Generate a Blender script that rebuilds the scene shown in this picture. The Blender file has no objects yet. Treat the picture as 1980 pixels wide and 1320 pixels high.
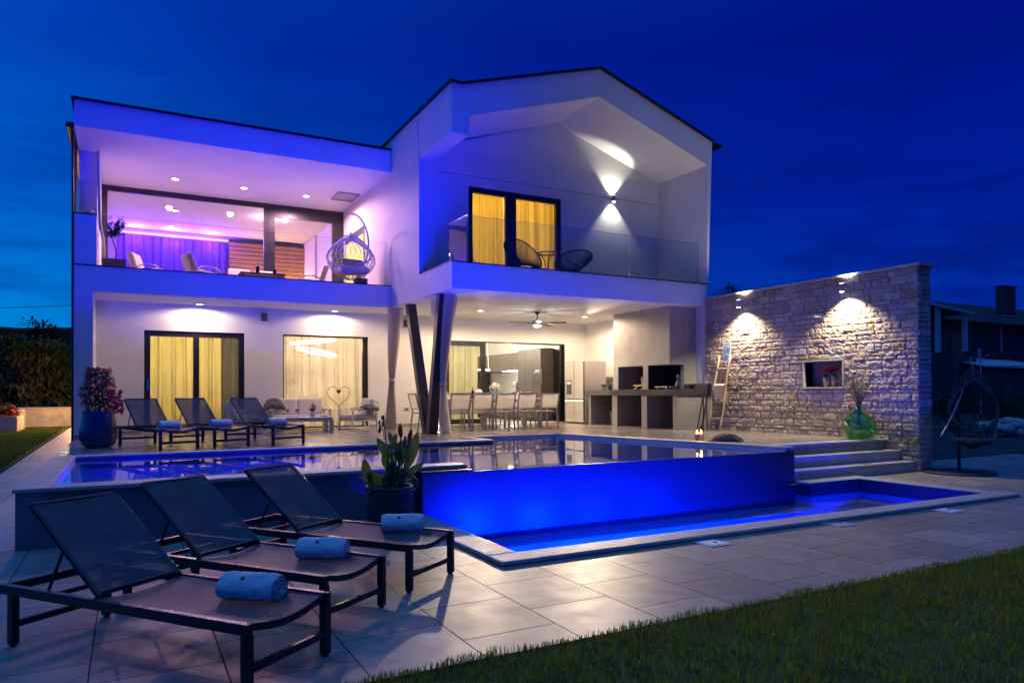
import bpy, bmesh, math, random
import numpy as np
from mathutils import Vector, Matrix, noise, Euler
random.seed(7)
S = bpy.context.scene
COL = S.collection
PI = math.pi
T = .506          # terrace level
CZ = 1.35         # camera height
# ---------------------------------------------------------------- camera
F_PX = 1373.627
CR = Vector((.87998227, -.47498714, -.00429161)).normalized()
CU = Vector((-.000878879, -.0106629218, .999942763)).normalized()
CF = Vector((.47500572, .87992813, .00980063)).normalized()
cam = bpy.data.cameras.new('camera'); co = bpy.data.objects.new('camera', cam); COL.objects.link(co)
co.matrix_world = Matrix(((CR.x, CU.x, -CF.x, 0), (CR.y, CU.y, -CF.y, 0), (CR.z, CU.z, -CF.z, CZ), (0, 0, 0, 1)))
cam.sensor_width = 36; cam.lens = F_PX / 1980 * 36; cam.shift_y = 84.592 / 1980; cam.clip_end = 4000; cam.clip_start = .05
S.camera = co

def at(u, v, X=None, Y=None, Z=None):
    """the point of a known plane (X=, Y= or Z=) that a reference-photo pixel shows"""
    d = CR * ((u - 990) / F_PX) - CU * ((v - 660 - 84.592) / F_PX) + CF
    if Z is not None: t = (Z - CZ) / d.z
    elif X is not None: t = X / d.x
    else: t = Y / d.y
    return Vector((d.x * t, d.y * t, CZ + d.z * t))

# ---------------------------------------------------------------- materials
MATS = {}
def _new(name):
    m = bpy.data.materials.new(name); m.use_nodes = True
    nt = m.node_tree; nt.nodes.clear()
    out = nt.nodes.new('ShaderNodeOutputMaterial')
    MATS[name] = m
    return m, nt, out
def N(nt, typ, **kw):
    n = nt.nodes.new('ShaderNode' + typ)
    for k, v in kw.items():
        if k[0] == 'i' and k[1:].isdigit(): n.inputs[int(k[1:])].default_value = v
        elif k in n.inputs.keys(): n.inputs[k].default_value = v
        else: setattr(n, k, v)
    return n
def L(nt, a, b): nt.links.new(a, b)
def rgba(c): return (c[0], c[1], c[2], 1.)
def ramp(nt, fac, stops):
    r = N(nt, 'ValToRGB'); e = r.color_ramp.elements
    while len(e) < len(stops): e.new(.5)
    for k, (p, c) in enumerate(stops):
        e[k].position = p; e[k].color = rgba(c) if not isinstance(c, float) else (c, c, c, 1)
    L(nt, fac, r.inputs[0]); return r.outputs[0]
def coords(nt, scale=(1, 1, 1), kind='Object', rot=(0, 0, 0), loc=(0, 0, 0)):
    tc = N(nt, 'TexCoord'); mp = N(nt, 'Mapping')
    mp.inputs['Scale'].default_value = scale; mp.inputs['Rotation'].default_value = rot; mp.inputs['Location'].default_value = loc
    L(nt, tc.outputs[kind], mp.inputs[0]); return mp.outputs[0]
def noise_t(nt, vec, scale, detail=4, rough=.55):
    n = N(nt, 'TexNoise'); n.inputs['Scale'].default_value = scale; n.inputs['Detail'].default_value = detail; n.inputs['Roughness'].default_value = rough
    L(nt, vec, n.inputs['Vector']); return n.outputs[0]
def mixc(nt, fac, a, b, mode='MIX'):
    m = N(nt, 'Mix', data_type='RGBA', blend_type=mode)
    for sock, val in ((0, fac), (6, a), (7, b)):
        if hasattr(val, 'is_output'): L(nt, val, m.inputs[sock])
        elif isinstance(val, (int, float)): m.inputs[sock].default_value = val
        else: m.inputs[sock].default_value = rgba(val)
    return m.outputs[2]
def bump(nt, h, strength, dist=.01, normal=None):
    b = N(nt, 'Bump'); b.inputs['Strength'].default_value = strength; b.inputs['Distance'].default_value = dist
    L(nt, h, b.inputs['Height'])
    if normal: L(nt, normal, b.inputs['Normal'])
    return b.outputs[0]
def math_n(nt, op, a, b=None, c=None):
    m = N(nt, 'Math', operation=op)
    for i, v in enumerate((a, b, c)):
        if v is None: continue
        if hasattr(v, 'is_output'): L(nt, v, m.inputs[i])
        else: m.inputs[i].default_value = v
    return m.outputs[0]

def mat(name, col, rough=.5, metal=0., var=.12, scale=6., bmp=0., bscale=80., spec=.5, trans=0., attr=None, alpha=0., rvar=.08, stretch=(1, 1, 1), bdist=.004):
    """principled surface with noise in its colour, roughness and relief"""
    m, nt, out = _new(name)
    v = coords(nt, stretch)
    nz = noise_t(nt, v, scale, 5)
    dark = tuple(x * (1 - var) for x in col); lite = tuple(min(1, x * (1 + var)) for x in col)
    c = ramp(nt, nz, [(.3, dark), (.7, lite)])
    if attr:
        a = N(nt, 'Attribute', attribute_name=attr)
        c = mixc(nt, 1., c, a.outputs['Color'], 'MULTIPLY')
    p = N(nt, 'BsdfPrincipled'); L(nt, c, p.inputs['Base Color'])
    p.inputs['Metallic'].default_value = metal
    p.inputs['Specular IOR Level'].default_value = spec
    rr = ramp(nt, noise_t(nt, v, scale * 2.3, 3), [(.3, max(.02, rough - rvar)), (.7, min(1., rough + rvar))])
    L(nt, rr, p.inputs['Roughness'])
    if bmp: L(nt, bump(nt, noise_t(nt, v, bscale, 4), bmp, bdist), p.inputs['Normal'])
    sh = p.outputs[0]
    if trans:
        t = N(nt, 'BsdfTranslucent'); L(nt, c, t.inputs[0])
        mx = N(nt, 'MixShader'); mx.inputs[0].default_value = trans; L(nt, sh, mx.inputs[1]); L(nt, t.outputs[0], mx.inputs[2]); sh = mx.outputs[0]
    if alpha:
        t = N(nt, 'BsdfTransparent')
        mx = N(nt, 'MixShader'); mx.inputs[0].default_value = alpha; L(nt, sh, mx.inputs[1]); L(nt, t.outputs[0], mx.inputs[2]); sh = mx.outputs[0]
    L(nt, sh, out.inputs[0]); return m
def emit(name, col, power):
    m, nt, out = _new(name)
    e = N(nt, 'Emission'); e.inputs[0].default_value = rgba(col); e.inputs[1].default_value = power
    L(nt, e.outputs[0], out.inputs[0]); return m
def schlick(nt, f0, k=1., normal=None):
    """mirror share of a clear sheet, the same from both sides"""
    lw = N(nt, 'LayerWeight'); lw.inputs[0].default_value = .5
    if normal: L(nt, normal, lw.inputs['Normal'])
    p5 = math_n(nt, 'POWER', lw.outputs['Facing'], 5.)
    return math_n(nt, 'MULTIPLY', math_n(nt, 'MULTIPLY_ADD', p5, 1 - f0, f0), k)
def glass(name, tint=(.9, .95, .93), refl=1.0, ior=1.45, rough=0.):
    """clear sheet: see-through with mirror-like fresnel reflection"""
    m, nt, out = _new(name)
    t = N(nt, 'BsdfTransparent'); t.inputs[0].default_value = rgba(tint)
    g = N(nt, 'BsdfGlossy'); g.inputs['Roughness'].default_value = rough; g.inputs[0].default_value = (1, 1, 1, 1)
    f = schlick(nt, ((ior - 1) / (ior + 1)) ** 2 * 1.8, refl)
    mx = N(nt, 'MixShader'); L(nt, f, mx.inputs[0]); L(nt, t.outputs[0], mx.inputs[1]); L(nt, g.outputs[0], mx.inputs[2])
    L(nt, mx.outputs[0], out.inputs[0]); return m

# ---------------------------------------------------------------- mesh builder
class MB:
    def __init__(s): s.v = []; s.f = []; s.c = None
    def add(s, vs, fs):
        o = len(s.v); s.v.extend([tuple(p) for p in vs]); s.f.extend([tuple(i + o for i in f) for f in fs]); return s
    def box(s, x0, y0, z0, x1, y1, z1):
        return s.add([(x0, y0, z0), (x1, y0, z0), (x1, y1, z0), (x0, y1, z0), (x0, y0, z1), (x1, y0, z1), (x1, y1, z1), (x0, y1, z1)],
                     [(0, 3, 2, 1), (4, 5, 6, 7), (0, 1, 5, 4), (1, 2, 6, 5), (2, 3, 7, 6), (3, 0, 4, 7)])
    def obox(s, c, size, rot=(0, 0, 0)):
        R = Euler(rot).to_matrix(); c = Vector(c); h = Vector(size) / 2
        vs = [c + R @ Vector((h.x * a, h.y * b, h.z * d)) for d in (-1, 1) for a, b in ((-1, -1), (1, -1), (1, 1), (-1, 1))]
        return s.add(vs, [(0, 3, 2, 1), (4, 5, 6, 7), (0, 1, 5, 4), (1, 2, 6, 5), (2, 3, 7, 6), (3, 0, 4, 7)])
    def bar(s, p, q, w, h=None, up=(0, 0, 1)):
        p = Vector(p); q = Vector(q); h = h or w; d = (q - p).normalized(); up = Vector(up)
        if abs(d.dot(up)) > .98: up = Vector((0, 1, 0))
        a = d.cross(up).normalized() * w / 2; b = a.cross(d).normalized() * h / 2
        vs = [e + i * a + j * b for e in (p, q) for i, j in ((-1, -1), (1, -1), (1, 1), (-1, 1))]
        return s.add(vs, [(0, 3, 2, 1), (4, 5, 6, 7), (0, 1, 5, 4), (1, 2, 6, 5), (2, 3, 7, 6), (3, 0, 4, 7)])
    def tube(s, pts, r, n=8, closed=False, cap=True):
        pts = [Vector(p) for p in pts]; m = len(pts); rs = r if isinstance(r, (list, tuple)) else [r] * m
        vs = []; prev = None
        for i, p in enumerate(pts):
            if closed: d = pts[(i + 1) % m] - pts[i - 1]
            else: d = pts[min(i + 1, m - 1)] - pts[max(i - 1, 0)]
            d = d.normalized() if d.length > 1e-9 else Vector((0, 0, 1))
            if prev is None:
                a = d.orthogonal().normalized()
            else:
                a = prev - d * prev.dot(d); a = a.normalized() if a.length > 1e-6 else d.orthogonal().normalized()
            prev = a; b = d.cross(a)
            for k in range(n):
                t = 2 * PI * k / n; vs.append(p + (a * math.cos(t) + b * math.sin(t)) * rs[i])
        fs = []
        for i in range(m if closed else m - 1):
            j = (i + 1) % m
            for k in range(n): fs.append((i * n + k, i * n + (k + 1) % n, j * n + (k + 1) % n, j * n + k))
        if cap and not closed: fs += [tuple(range(n))[::-1], tuple((m - 1) * n + k for k in range(n))]
        return s.add(vs, fs)
    def lathe(s, prof, c=(0, 0, 0), n=24, wob=0., axis='z'):
        vs = []; m = len(prof)
        for r, z in prof:
            for k in range(n):
                t = 2 * PI * k / n; rr = max(r, 1e-4) * (1 + wob * math.sin(3 * t + z * 9))
                x, y = rr * math.cos(t), rr * math.sin(t)
                if axis == 'z': vs.append((c[0] + x, c[1] + y, c[2] + z))
                elif axis == 'y': vs.append((c[0] + x, c[1] + z, c[2] + y))
                else: vs.append((c[0] + z, c[1] + x, c[2] + y))
        fs = [(i * n + k, i * n + (k + 1) % n, (i + 1) * n + (k + 1) % n, (i + 1) * n + k) for i in range(m - 1) for k in range(n)]
        fs += [tuple(range(n))[::-1], tuple((m - 1) * n + k for k in range(n))]
        return s.add(vs, fs)
    def ball(s, c, r, n=12, m=8, rot=None):
        r = (r, r, r) if not isinstance(r, (list, tuple)) else r
        vs = []
        for i in range(m + 1):
            a = PI * i / m
            for k in range(n):
                t = 2 * PI * k / n
                p = Vector((r[0] * math.sin(a) * math.cos(t), r[1] * math.sin(a) * math.sin(t), r[2] * math.cos(a)))
                if rot: p = Euler(rot).to_matrix() @ p
                vs.append(Vector(c) + p)
        return s.add(vs, [(i * n + k, (i + 1) * n + k, (i + 1) * n + (k + 1) % n, i * n + (k + 1) % n) for i in range(m) for k in range(n)])
    def prism(s, poly, a, b, axis='y'):
        """polygon (two coordinates) extruded along an axis"""
        def P(p, t): return (p[0], t, p[1]) if axis == 'y' else ((t, p[0], p[1]) if axis == 'x' else (p[0], p[1], t))
        n = len(poly)
        return s.add([P(p, a) for p in poly] + [P(p, b) for p in poly],
                     [tuple(range(n)), tuple(range(2 * n - 1, n - 1, -1))] + [(i, n + i, n + (i + 1) % n, (i + 1) % n) for i in range(n)])
    def grid(s, fn, nu, nv):
        vs = [fn(i / nu, j / nv) for j in range(nv + 1) for i in range(nu + 1)]
        return s.add(vs, [(j * (nu + 1) + i, j * (nu + 1) + i + 1, (j + 1) * (nu + 1) + i + 1, (j + 1) * (nu + 1) + i) for j in range(nv) for i in range(nu)])
    def leaf(s, p, d, length, width, up=(0, 0, 1), bend=.3, n=4, fold=.25):
        """a leaf blade growing from p along d, arched and folded on its midrib"""
        p = Vector(p); d = Vector(d).normalized(); up = Vector(up)
        sd = d.cross(up); sd = sd.normalized() if sd.length > 1e-4 else d.orthogonal().normalized()
        nrm = sd.cross(d).normalized(); vs = []
        for i in range(n + 1):
            t = i / n; w = width / 2 * math.sin(PI * min(1, .06 + t * .94)) ** .75
            q = p + d * (length * t) - nrm * (bend * length * t * t)
            vs += [q - sd * w + nrm * fold * w, q, q + sd * w + nrm * fold * w]
        fs = []
        for i in range(n):
            a = i * 3; fs += [(a, a + 1, a + 4, a + 3), (a + 1, a + 2, a + 5, a + 4)]
        return s.add(vs, fs)
    def build(s, name, material, parent=None, smooth=False, bevel=0., seg=2, loc=None, fix=True):
        me = bpy.data.meshes.new(name); me.from_pydata(s.v, [], s.f); me.update()
        if fix:
            bm = bmesh.new(); bm.from_mesh(me); bmesh.ops.recalc_face_normals(bm, faces=bm.faces)
            ng = [f for f in bm.faces if len(f.verts) > 4]
            if ng: bmesh.ops.triangulate(bm, faces=ng)
            bm.to_mesh(me); bm.free()
        me.materials.append(MATS[material] if isinstance(material, str) else material)
        if smooth: me.polygons.foreach_set('use_smooth', [True] * len(me.polygons))
        o = bpy.data.objects.new(name, me); COL.objects.link(o)
        if parent is not None: o.parent = parent
        if loc is not None: o.location = loc
        if bevel:
            b = o.modifiers.new('bevel', 'BEVEL'); b.width = bevel; b.segments = seg; b.limit_method = 'ANGLE'; b.angle_limit = math.radians(40)
        return o
def tag(o, label=None, cat=None, group=None, kind=None):
    for k, v in (('label', label), ('category', cat), ('group', group), ('kind', kind)):
        if v: o[k] = v
    return o
def thing(name, label, cat, loc=(0, 0, 0), rz=0., group=None):
    o = bpy.data.objects.new(name, None); COL.objects.link(o); o.location = loc; o.rotation_euler = (0, 0, rz)
    o.empty_display_size = .1
    return tag(o, label, cat, group)
def copy_tree(o, loc=None, rz=None, label=None, parent=None, sc=None):
    c = o.copy(); COL.objects.link(c)
    if parent is not None: c.parent = parent
    for ch in list(o.children): copy_tree(ch, parent=c)
    if loc is not None: c.location = loc
    if rz is not None: c.rotation_euler = (0, 0, rz)
    if label: c['label'] = label
    if sc: c.scale = (sc, sc, sc)
    return c
def lamp(kind, loc, power, col, size=.05, target=None, cone=None, blend=.3, parent=None, name='lamp_light'):
    l = bpy.data.lights.new(name, kind); l.energy = power; l.color = col
    if kind == 'AREA': l.shape = 'DISK'; l.size = size
    else: l.shadow_soft_size = size
    if cone: l.spot_size = math.radians(cone); l.spot_blend = blend
    o = bpy.data.objects.new(name, l); COL.objects.link(o); o.location = loc
    if target is not None:
        o.rotation_euler = (Vector(target) - Vector(loc)).to_track_quat('-Z', 'Y').to_euler()
    if parent is not None:
        o.parent = parent; o.matrix_parent_inverse = parent.matrix_basis.inverted()
    return o
R = math.radians
# ---------------------------------------------------------------- the materials of the place
mat('plaster', (.74, .73, .71), .85, var=.04, scale=1.3, bmp=.35, bscale=170, spec=.2, bdist=.003)
mat('ceiling_paint', (.78, .77, .75), .9, var=.02, scale=1., bmp=.1, bscale=200, spec=.2)
mat('room_paint', (.72, .68, .6), .9, var=.03, scale=1., spec=.2)
mat('dark_metal', (.045, .042, .046), .45, metal=.1, var=.2, scale=3, bmp=.05, bscale=300)
mat('frame_metal', (.045, .042, .045), .35, metal=.6, var=.15, scale=4, bmp=.05, bscale=400)
mat('lounger_metal', (.03, .03, .036), .32, metal=.5, var=.2, scale=5, bmp=.06, bscale=500)
mat('roof_metal', (.02, .02, .025), .5, metal=.5, var=.2, scale=2)
mat('grey_metal', (.42, .41, .42), .45, metal=.3, var=.08, scale=5)
mat('white_metal', (.66, .65, .64), .45, metal=.1, var=.05, scale=5)
mat('steel', (.6, .58, .57), .17, metal=1., var=.03, scale=2, rvar=.03)
mat('chrome', (.8, .8, .8), .08, metal=1., var=.02)
mat('concrete', (.29, .28, .27), .7, var=.14, scale=2.2, bmp=.12, bscale=60)
mat('granite', (.05, .05, .052), .14, var=.5, scale=90, spec=.6)
mat('soot', (.014, .012, .011), .9, var=.4, scale=6)
mat('firebrick', (.24, .10, .045), .85, var=.3, scale=5, bmp=.2, bscale=40)
mat('coping_stone', (.42, .39, .35), .55, var=.18, scale=5, bmp=.25, bscale=45, stretch=(1, 3, 1))
mat('step_stone', (.44, .42, .38), .55, var=.15, scale=4, bmp=.15, bscale=60, stretch=(1, 4, 1))
mat('pool_render', (.16, .16, .17), .75, var=.16, scale=2.5, bmp=.2, bscale=90)
mat('wood_light', (.55, .42, .27), .6, var=.2, scale=5, stretch=(1, 1, 9), bmp=.1, bscale=30)
mat('wood_warm', (.36, .2, .09), .5, var=.28, scale=4, stretch=(.4, 1, 14), bmp=.1, bscale=20)
mat('cream_fabric', (.66, .6, .53), .95, var=.08, scale=18, bmp=.25, bscale=350)
mat('grey_fabric', (.36, .34, .33), .95, var=.1, scale=18, bmp=.25, bscale=350)
mat('charcoal_fabric', (.055, .055, .06), .95, var=.25, scale=14, bmp=.3, bscale=300)
mat('dark_cushion', (.03, .022, .035), .8, var=.4, scale=5, bmp=.2, bscale=120)
mat('throw', (.085, .085, .09), .95, var=.35, scale=12, bmp=.5, bscale=160)
mat('towel', (.72, .72, .72), 1., var=.07, scale=14, bmp=.9, bscale=420, spec=.1, bdist=.006)
mat('towel_beige', (.58, .47, .36), 1., var=.1, scale=14, bmp=.8, bscale=300, spec=.1)
mat('badge', (.03, .03, .04), .9, var=.2)
mat('wicker_dark', (.05, .046, .045), .5, var=.35, scale=40, bmp=.4, bscale=120)
mat('wicker_white', (.62, .6, .62), .5, var=.1, scale=40, bmp=.2, bscale=160)
mat('black_cord', (.015, .015, .016), .45, var=.3, scale=30)
mat('glaze_blue', (.02, .045, .16), .22, var=.3, scale=3.5, spec=.6, bmp=.06, bscale=25)
mat('terracotta', (.42, .3, .2), .8, var=.15, scale=6)
mat('white_ceramic', (.75, .74, .72), .25, var=.04)
mat('teal_ceramic', (.25, .42, .42), .2, var=.08)
mat('soil', (.035, .025, .018), 1., var=.4, scale=20, bmp=.5, bscale=60)
mat('bark', (.09, .065, .045), .9, var=.35, scale=14, stretch=(1, 1, .3), bmp=.6, bscale=40)
mat('leaf_dark', (.03, .075, .022), .5, var=.45, scale=9, trans=.25)
mat('leaf_canna', (.07, .12, .03), .32, var=.45, scale=7, trans=.5, stretch=(1, 1, .5))
mat('leaf_purple', (.07, .035, .045), .35, var=.4, scale=7, trans=.2)
mat('leaf_garden', (.045, .07, .02), .6, var=.5, scale=3, trans=.3)
mat('petal_pink', (.62, .025, .04), .6, var=.3, scale=30, trans=.3)
mat('petal_red', (.55, .02, .035), .6, var=.3, scale=30, trans=.3)
mat('petal_rose', (.6, .3, .3), .7, var=.2, scale=30, trans=.2)
mat('petal_white', (.72, .75, .68), .7, var=.12, scale=30, trans=.3)
mat('straw', (.23, .2, .09), .8, var=.4, scale=12)
mat('black_plastic', (.014, .014, .015), .5, var=.2)
mat('grey_plastic', (.1, .1, .105), .55, var=.1)
mat('white_plastic', (.72, .72, .7), .4, var=.04)
mat('cabinet', (.045, .037, .031), .55, var=.06, scale=3)
mat('cabinet_dark', (.03, .028, .028), .5, var=.1)
mat('rope', (.5, .44, .36), .9, var=.15, scale=30)
mat('orange_drink', (.85, .2, .02), .2, var=.1)
mat('wine', (.02, .012, .012), .1, var=.1)
mat('candle_wax', (.55, .3, .25), .6, var=.1)
mat('sign_white', (.62, .66, .72), .6, var=.04)
mat('sign_blue', (.03, .13, .42), .6, var=.15, scale=20)
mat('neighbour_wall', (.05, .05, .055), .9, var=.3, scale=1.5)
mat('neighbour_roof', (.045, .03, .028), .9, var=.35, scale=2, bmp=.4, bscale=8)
mat('neighbour_trim', (.5, .52, .55), .7, var=.1)
mat('red_brick', (.5, .1, .06), .9, var=.3, scale=5, bmp=.3, bscale=12)
mat('hill_green', (.012, .016, .008), 1., var=.5, scale=.05)
mat('ground_dark', (.03, .03, .022), 1., var=.4, scale=.8, bmp=.4, bscale=5)
mat('lawn_soil', (.035, .06, .015), 1., var=.4, scale=5, bmp=.6, bscale=60)
mat('bed_stone', (.4, .37, .33), .85, var=.25, scale=3, bmp=.4, bscale=14)
mat('sofa_lilac', (.6, .55, .55), .95, var=.08, scale=18, bmp=.25, bscale=350)
glass('pane', (.93, .95, .93), .9, 1.5)
glass('rail_glass', (.80, .88, .85), 1.0, 1.52)
glass('clear_glass', (.92, .95, .95), 1., 1.45)
glass('green_glass', (.55, .84, .55), 1.1, 1.5)
emit('led_warm', (1., .74, .45), 26)
emit('led_white', (1., .93, .82), 22)
emit('led_violet', (.5, .25, 1.), 7)
emit('led_yellow', (1., .66, .22), 2.2)
emit('led_blue', (.0, .06, 1.), 14)
emit('ring_light', (1., .88, .7), 16)
emit('flame', (1., .33, .05), 30)
emit('pendant_glow', (.9, 1., .85), 9)

def curtain_mat(name, col, see):
    """woven sheer: diffuse, light-passing and partly see-through"""
    m, nt, out = _new(name)
    v = coords(nt, (1, 1, 1))
    c = ramp(nt, noise_t(nt, v, 40, 3), [(.3, tuple(x * .9 for x in col)), (.7, col)])
    d = N(nt, 'BsdfDiffuse'); t = N(nt, 'BsdfTranslucent'); tr = N(nt, 'BsdfTransparent')
    lw = N(nt, 'LayerWeight'); lw.inputs[0].default_value = .5
    edge_ = ramp(nt, lw.outputs['Facing'], [(.25, 1.), (.85, .38)])          # the weave is denser seen edge-on
    c2 = mixc(nt, 1., c, edge_, 'MULTIPLY')
    L(nt, c, d.inputs[0]); L(nt, c2, t.inputs[0]); L(nt, c2, tr.inputs[0])
    a = N(nt, 'MixShader'); a.inputs[0].default_value = .6; L(nt, d.outputs[0], a.inputs[1]); L(nt, t.outputs[0], a.inputs[2])
    b = N(nt, 'MixShader'); L(nt, math_n(nt, 'MULTIPLY', edge_, see), b.inputs[0]); L(nt, a.outputs[0], b.inputs[1]); L(nt, tr.outputs[0], b.inputs[2])
    L(nt, b.outputs[0], out.inputs[0])
curtain_mat('sheer_yellow', (.85, .74, .42), .22)
curtain_mat('sheer_cream', (.86, .76, .62), .34)
curtain_mat('curtain_gold', (.74, .50, .08), .02)
curtain_mat('curtain_green', (.5, .47, .3), .08)
curtain_mat('curtain_violet_glow', (.26, .16, .62), .05)  # violet of the strip light put into the cloth colour
curtain_mat('curtain_dark', (.2, .18, .15), .02)
curtain_mat('drape_white', (.8, .76, .71), .10)

def sling_mat():
    m, nt, out = _new('sling')
    v = coords(nt, (1, 1, 1))
    w1 = N(nt, 'TexWave', wave_type='BANDS', bands_direction='X'); w1.inputs['Scale'].default_value = 220; L(nt, v, w1.inputs[0])
    w2 = N(nt, 'TexWave', wave_type='BANDS', bands_direction='Y'); w2.inputs['Scale'].default_value = 220; L(nt, v, w2.inputs[0])
    h = math_n(nt, 'MULTIPLY', w1.outputs[1], w2.outputs[1])
    p = N(nt, 'BsdfPrincipled')
    L(nt, ramp(nt, noise_t(nt, v, 9, 4), [(.3, (.05, .048, .055)), (.7, (.085, .08, .085))]), p.inputs['Base Color'])
    p.inputs['Roughness'].default_value = .55
    L(nt, bump(nt, h, .25, .002), p.inputs['Normal'])
    t = N(nt, 'BsdfTransparent'); mx = N(nt, 'MixShader'); mx.inputs[0].default_value = .12
    L(nt, p.outputs[0], mx.inputs[1]); L(nt, t.outputs[0], mx.inputs[2]); L(nt, mx.outputs[0], out.inputs[0])
sling_mat()
mat('chair_sling', (.66, .61, .56), .7, var=.06, scale=20, trans=.45, alpha=.14, bmp=.2, bscale=400)

def tile_mat(name, c1, c2, tw, tl, ox, oy, rough=.3, grout=(.05, .045, .04), streak=(1, 1, 1), mort=.0045, spec=1.):
    """porcelain slabs tw wide (X) and tl long (Y), every second column shifted by half"""
    m, nt, out = _new(name)
    tc = N(nt, 'TexCoord'); sp = N(nt, 'SeparateXYZ'); L(nt, tc.outputs['Object'], sp.inputs[0])
    cb = N(nt, 'CombineXYZ')
    L(nt, math_n(nt, 'SUBTRACT', sp.outputs[1], oy), cb.inputs[0]); L(nt, math_n(nt, 'SUBTRACT', sp.outputs[0], ox), cb.inputs[1])
    b = N(nt, 'TexBrick', offset=.5, offset_frequency=2, squash=1., squash_frequency=2)
    b.inputs['Scale'].default_value = 1; b.inputs['Mortar Size'].default_value = mort; b.inputs['Mortar Smooth'].default_value = .15; b.inputs['Bias'].default_value = 0
    b.inputs['Brick Width'].default_value = tl; b.inputs['Row Height'].default_value = tw
    b.inputs['Color1'].default_value = (.78, .77, .76, 1); b.inputs['Color2'].default_value = (1.12, 1.12, 1.12, 1)
    L(nt, cb.outputs[0], b.inputs[0])
    v = coords(nt, streak)
    n1 = noise_t(nt, v, 1.7, 5, .6); n2 = noise_t(nt, v, 6., 4, .55)
    base = mixc(nt, ramp(nt, n1, [(.3, 0.), (.7, 1.)]), c1, c2)
    base = mixc(nt, 1., base, ramp(nt, n2, [(.25, (.84, .84, .85)), (.75, (1.12, 1.11, 1.1))]), 'MULTIPLY')
    base = mixc(nt, 1., base, b.outputs[0], 'MULTIPLY')
    col = mixc(nt, b.outputs[1], base, grout)
    p = N(nt, 'BsdfPrincipled'); L(nt, col, p.inputs['Base Color']); p.inputs['Specular IOR Level'].default_value = spec
    rr = ramp(nt, n2, [(.25, rough + .07), (.75, rough - .05)]); L(nt, mixc(nt, b.outputs[1], rr, (.8, .8, .8)), p.inputs['Roughness'])
    inv = math_n(nt, 'SUBTRACT', 1., b.outputs[1])
    nb = bump(nt, noise_t(nt, v, 3.5, 2), .035, .02)
    L(nt, bump(nt, inv, .6, .004, nb), p.inputs['Normal'])
    L(nt, p.outputs[0], out.inputs[0])
tile_mat('deck_tile', (.27, .22, .18), (.37, .31, .255), .591, .617, .424, 3.858 - .617 * 8, .44, spec=.2)
tile_mat('terrace_tile', (.22, .18, .15), (.34, .29, .245), .591, 1.2, .1, .2, .26, streak=(.35, 1.3, 1))
tile_mat('path_tile', (.36, .33, .29), (.46, .43, .38), .5, 1.1, -.9, 0., .5, streak=(.5, 3, 1))

def mosaic(name, c1, c2, rough, size=.033, spec=.5):
    m, nt, out = _new(name)
    tc = N(nt, 'TexCoord'); sp = N(nt, 'SeparateXYZ'); L(nt, tc.outputs['Object'], sp.inputs[0])
    cb = N(nt, 'CombineXYZ'); L(nt, math_n(nt, 'ADD', sp.outputs[0], sp.outputs[1]), cb.inputs[0]); L(nt, sp.outputs[2], cb.inputs[1])
    b = N(nt, 'TexBrick', offset=0.); b.inputs['Scale'].default_value = 1; b.inputs['Mortar Size'].default_value = size * .04
    b.inputs['Brick Width'].default_value = size; b.inputs['Row Height'].default_value = size
    b.inputs['Color1'].default_value = rgba(c1); b.inputs['Color2'].default_value = rgba(c2); b.inputs['Mortar'].default_value = rgba(tuple(x * .6 for x in c1))
    L(nt, cb.outputs[0], b.inputs[0])
    v = coords(nt)
    p = N(nt, 'BsdfPrincipled'); L(nt, mixc(nt, noise_t(nt, v, 3, 4), b.outputs[0], mixc(nt, 1., b.outputs[0], (.82, .82, .84), 'MULTIPLY')), p.inputs['Base Color'])
    p.inputs['Roughness'].default_value = rough; p.inputs['Specular IOR Level'].default_value = spec
    L(nt, bump(nt, math_n(nt, 'SUBTRACT', 1., b.outputs[1]), .1, .001), p.inputs['Normal'])
    L(nt, p.outputs[0], out.inputs[0])
mosaic('pool_mosaic', (.42, .5, .6), (.55, .62, .7), .3)
mosaic('dark_mosaic', (.026, .028, .045), (.034, .037, .058), .3)
mosaic('basin_mosaic', (.30, .34, .42), (.36, .4, .48), .3)

def water_mat(name, tint, bscale, bst, refl=1.):
    """rippled surface: mirror at grazing angles, tinted clear below"""
    m, nt, out = _new(name)
    v = coords(nt, (1, 1, 1))
    nrm = bump(nt, noise_t(nt, v, bscale, 3, .5), bst, .02)
    g = N(nt, 'BsdfGlossy'); g.inputs['Roughness'].default_value = .015; g.inputs[0].default_value = (1, 1, 1, 1); L(nt, nrm, g.inputs['Normal'])
    t = N(nt, 'BsdfTransparent'); t.inputs[0].default_value = rgba(tint)
    f = schlick(nt, .02, refl, nrm)
    mx = N(nt, 'MixShader'); L(nt, f, mx.inputs[0]); L(nt, t.outputs[0], mx.inputs[1]); L(nt, g.outputs[0], mx.inputs[2]); L(nt, mx.outputs[0], out.inputs[0])
water_mat('pool_water', (.8, .9, 1.), 1.6, .05)
water_mat('basin_water', (.8, .9, 1.), 3., .22)

def stone_mat():
    m, nt, out = _new('ashlar')
    v = coords(nt)
    a = N(nt, 'Attribute', attribute_name='tint')
    c = mixc(nt, 1., a.outputs['Color'], ramp(nt, noise_t(nt, v, 14, 6, .65), [(.25, (.62, .6, .58)), (.75, (1.15, 1.12, 1.1))]), 'MULTIPLY')
    p = N(nt, 'BsdfPrincipled'); L(nt, c, p.inputs['Base Color']); p.inputs['Roughness'].default_value = .9; p.inputs['Specular IOR Level'].default_value = .2
    L(nt, bump(nt, noise_t(nt, v, 55, 6, .7), .6, .012), p.inputs['Normal'])
    L(nt, p.outputs[0], out.inputs[0])
stone_mat()

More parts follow.
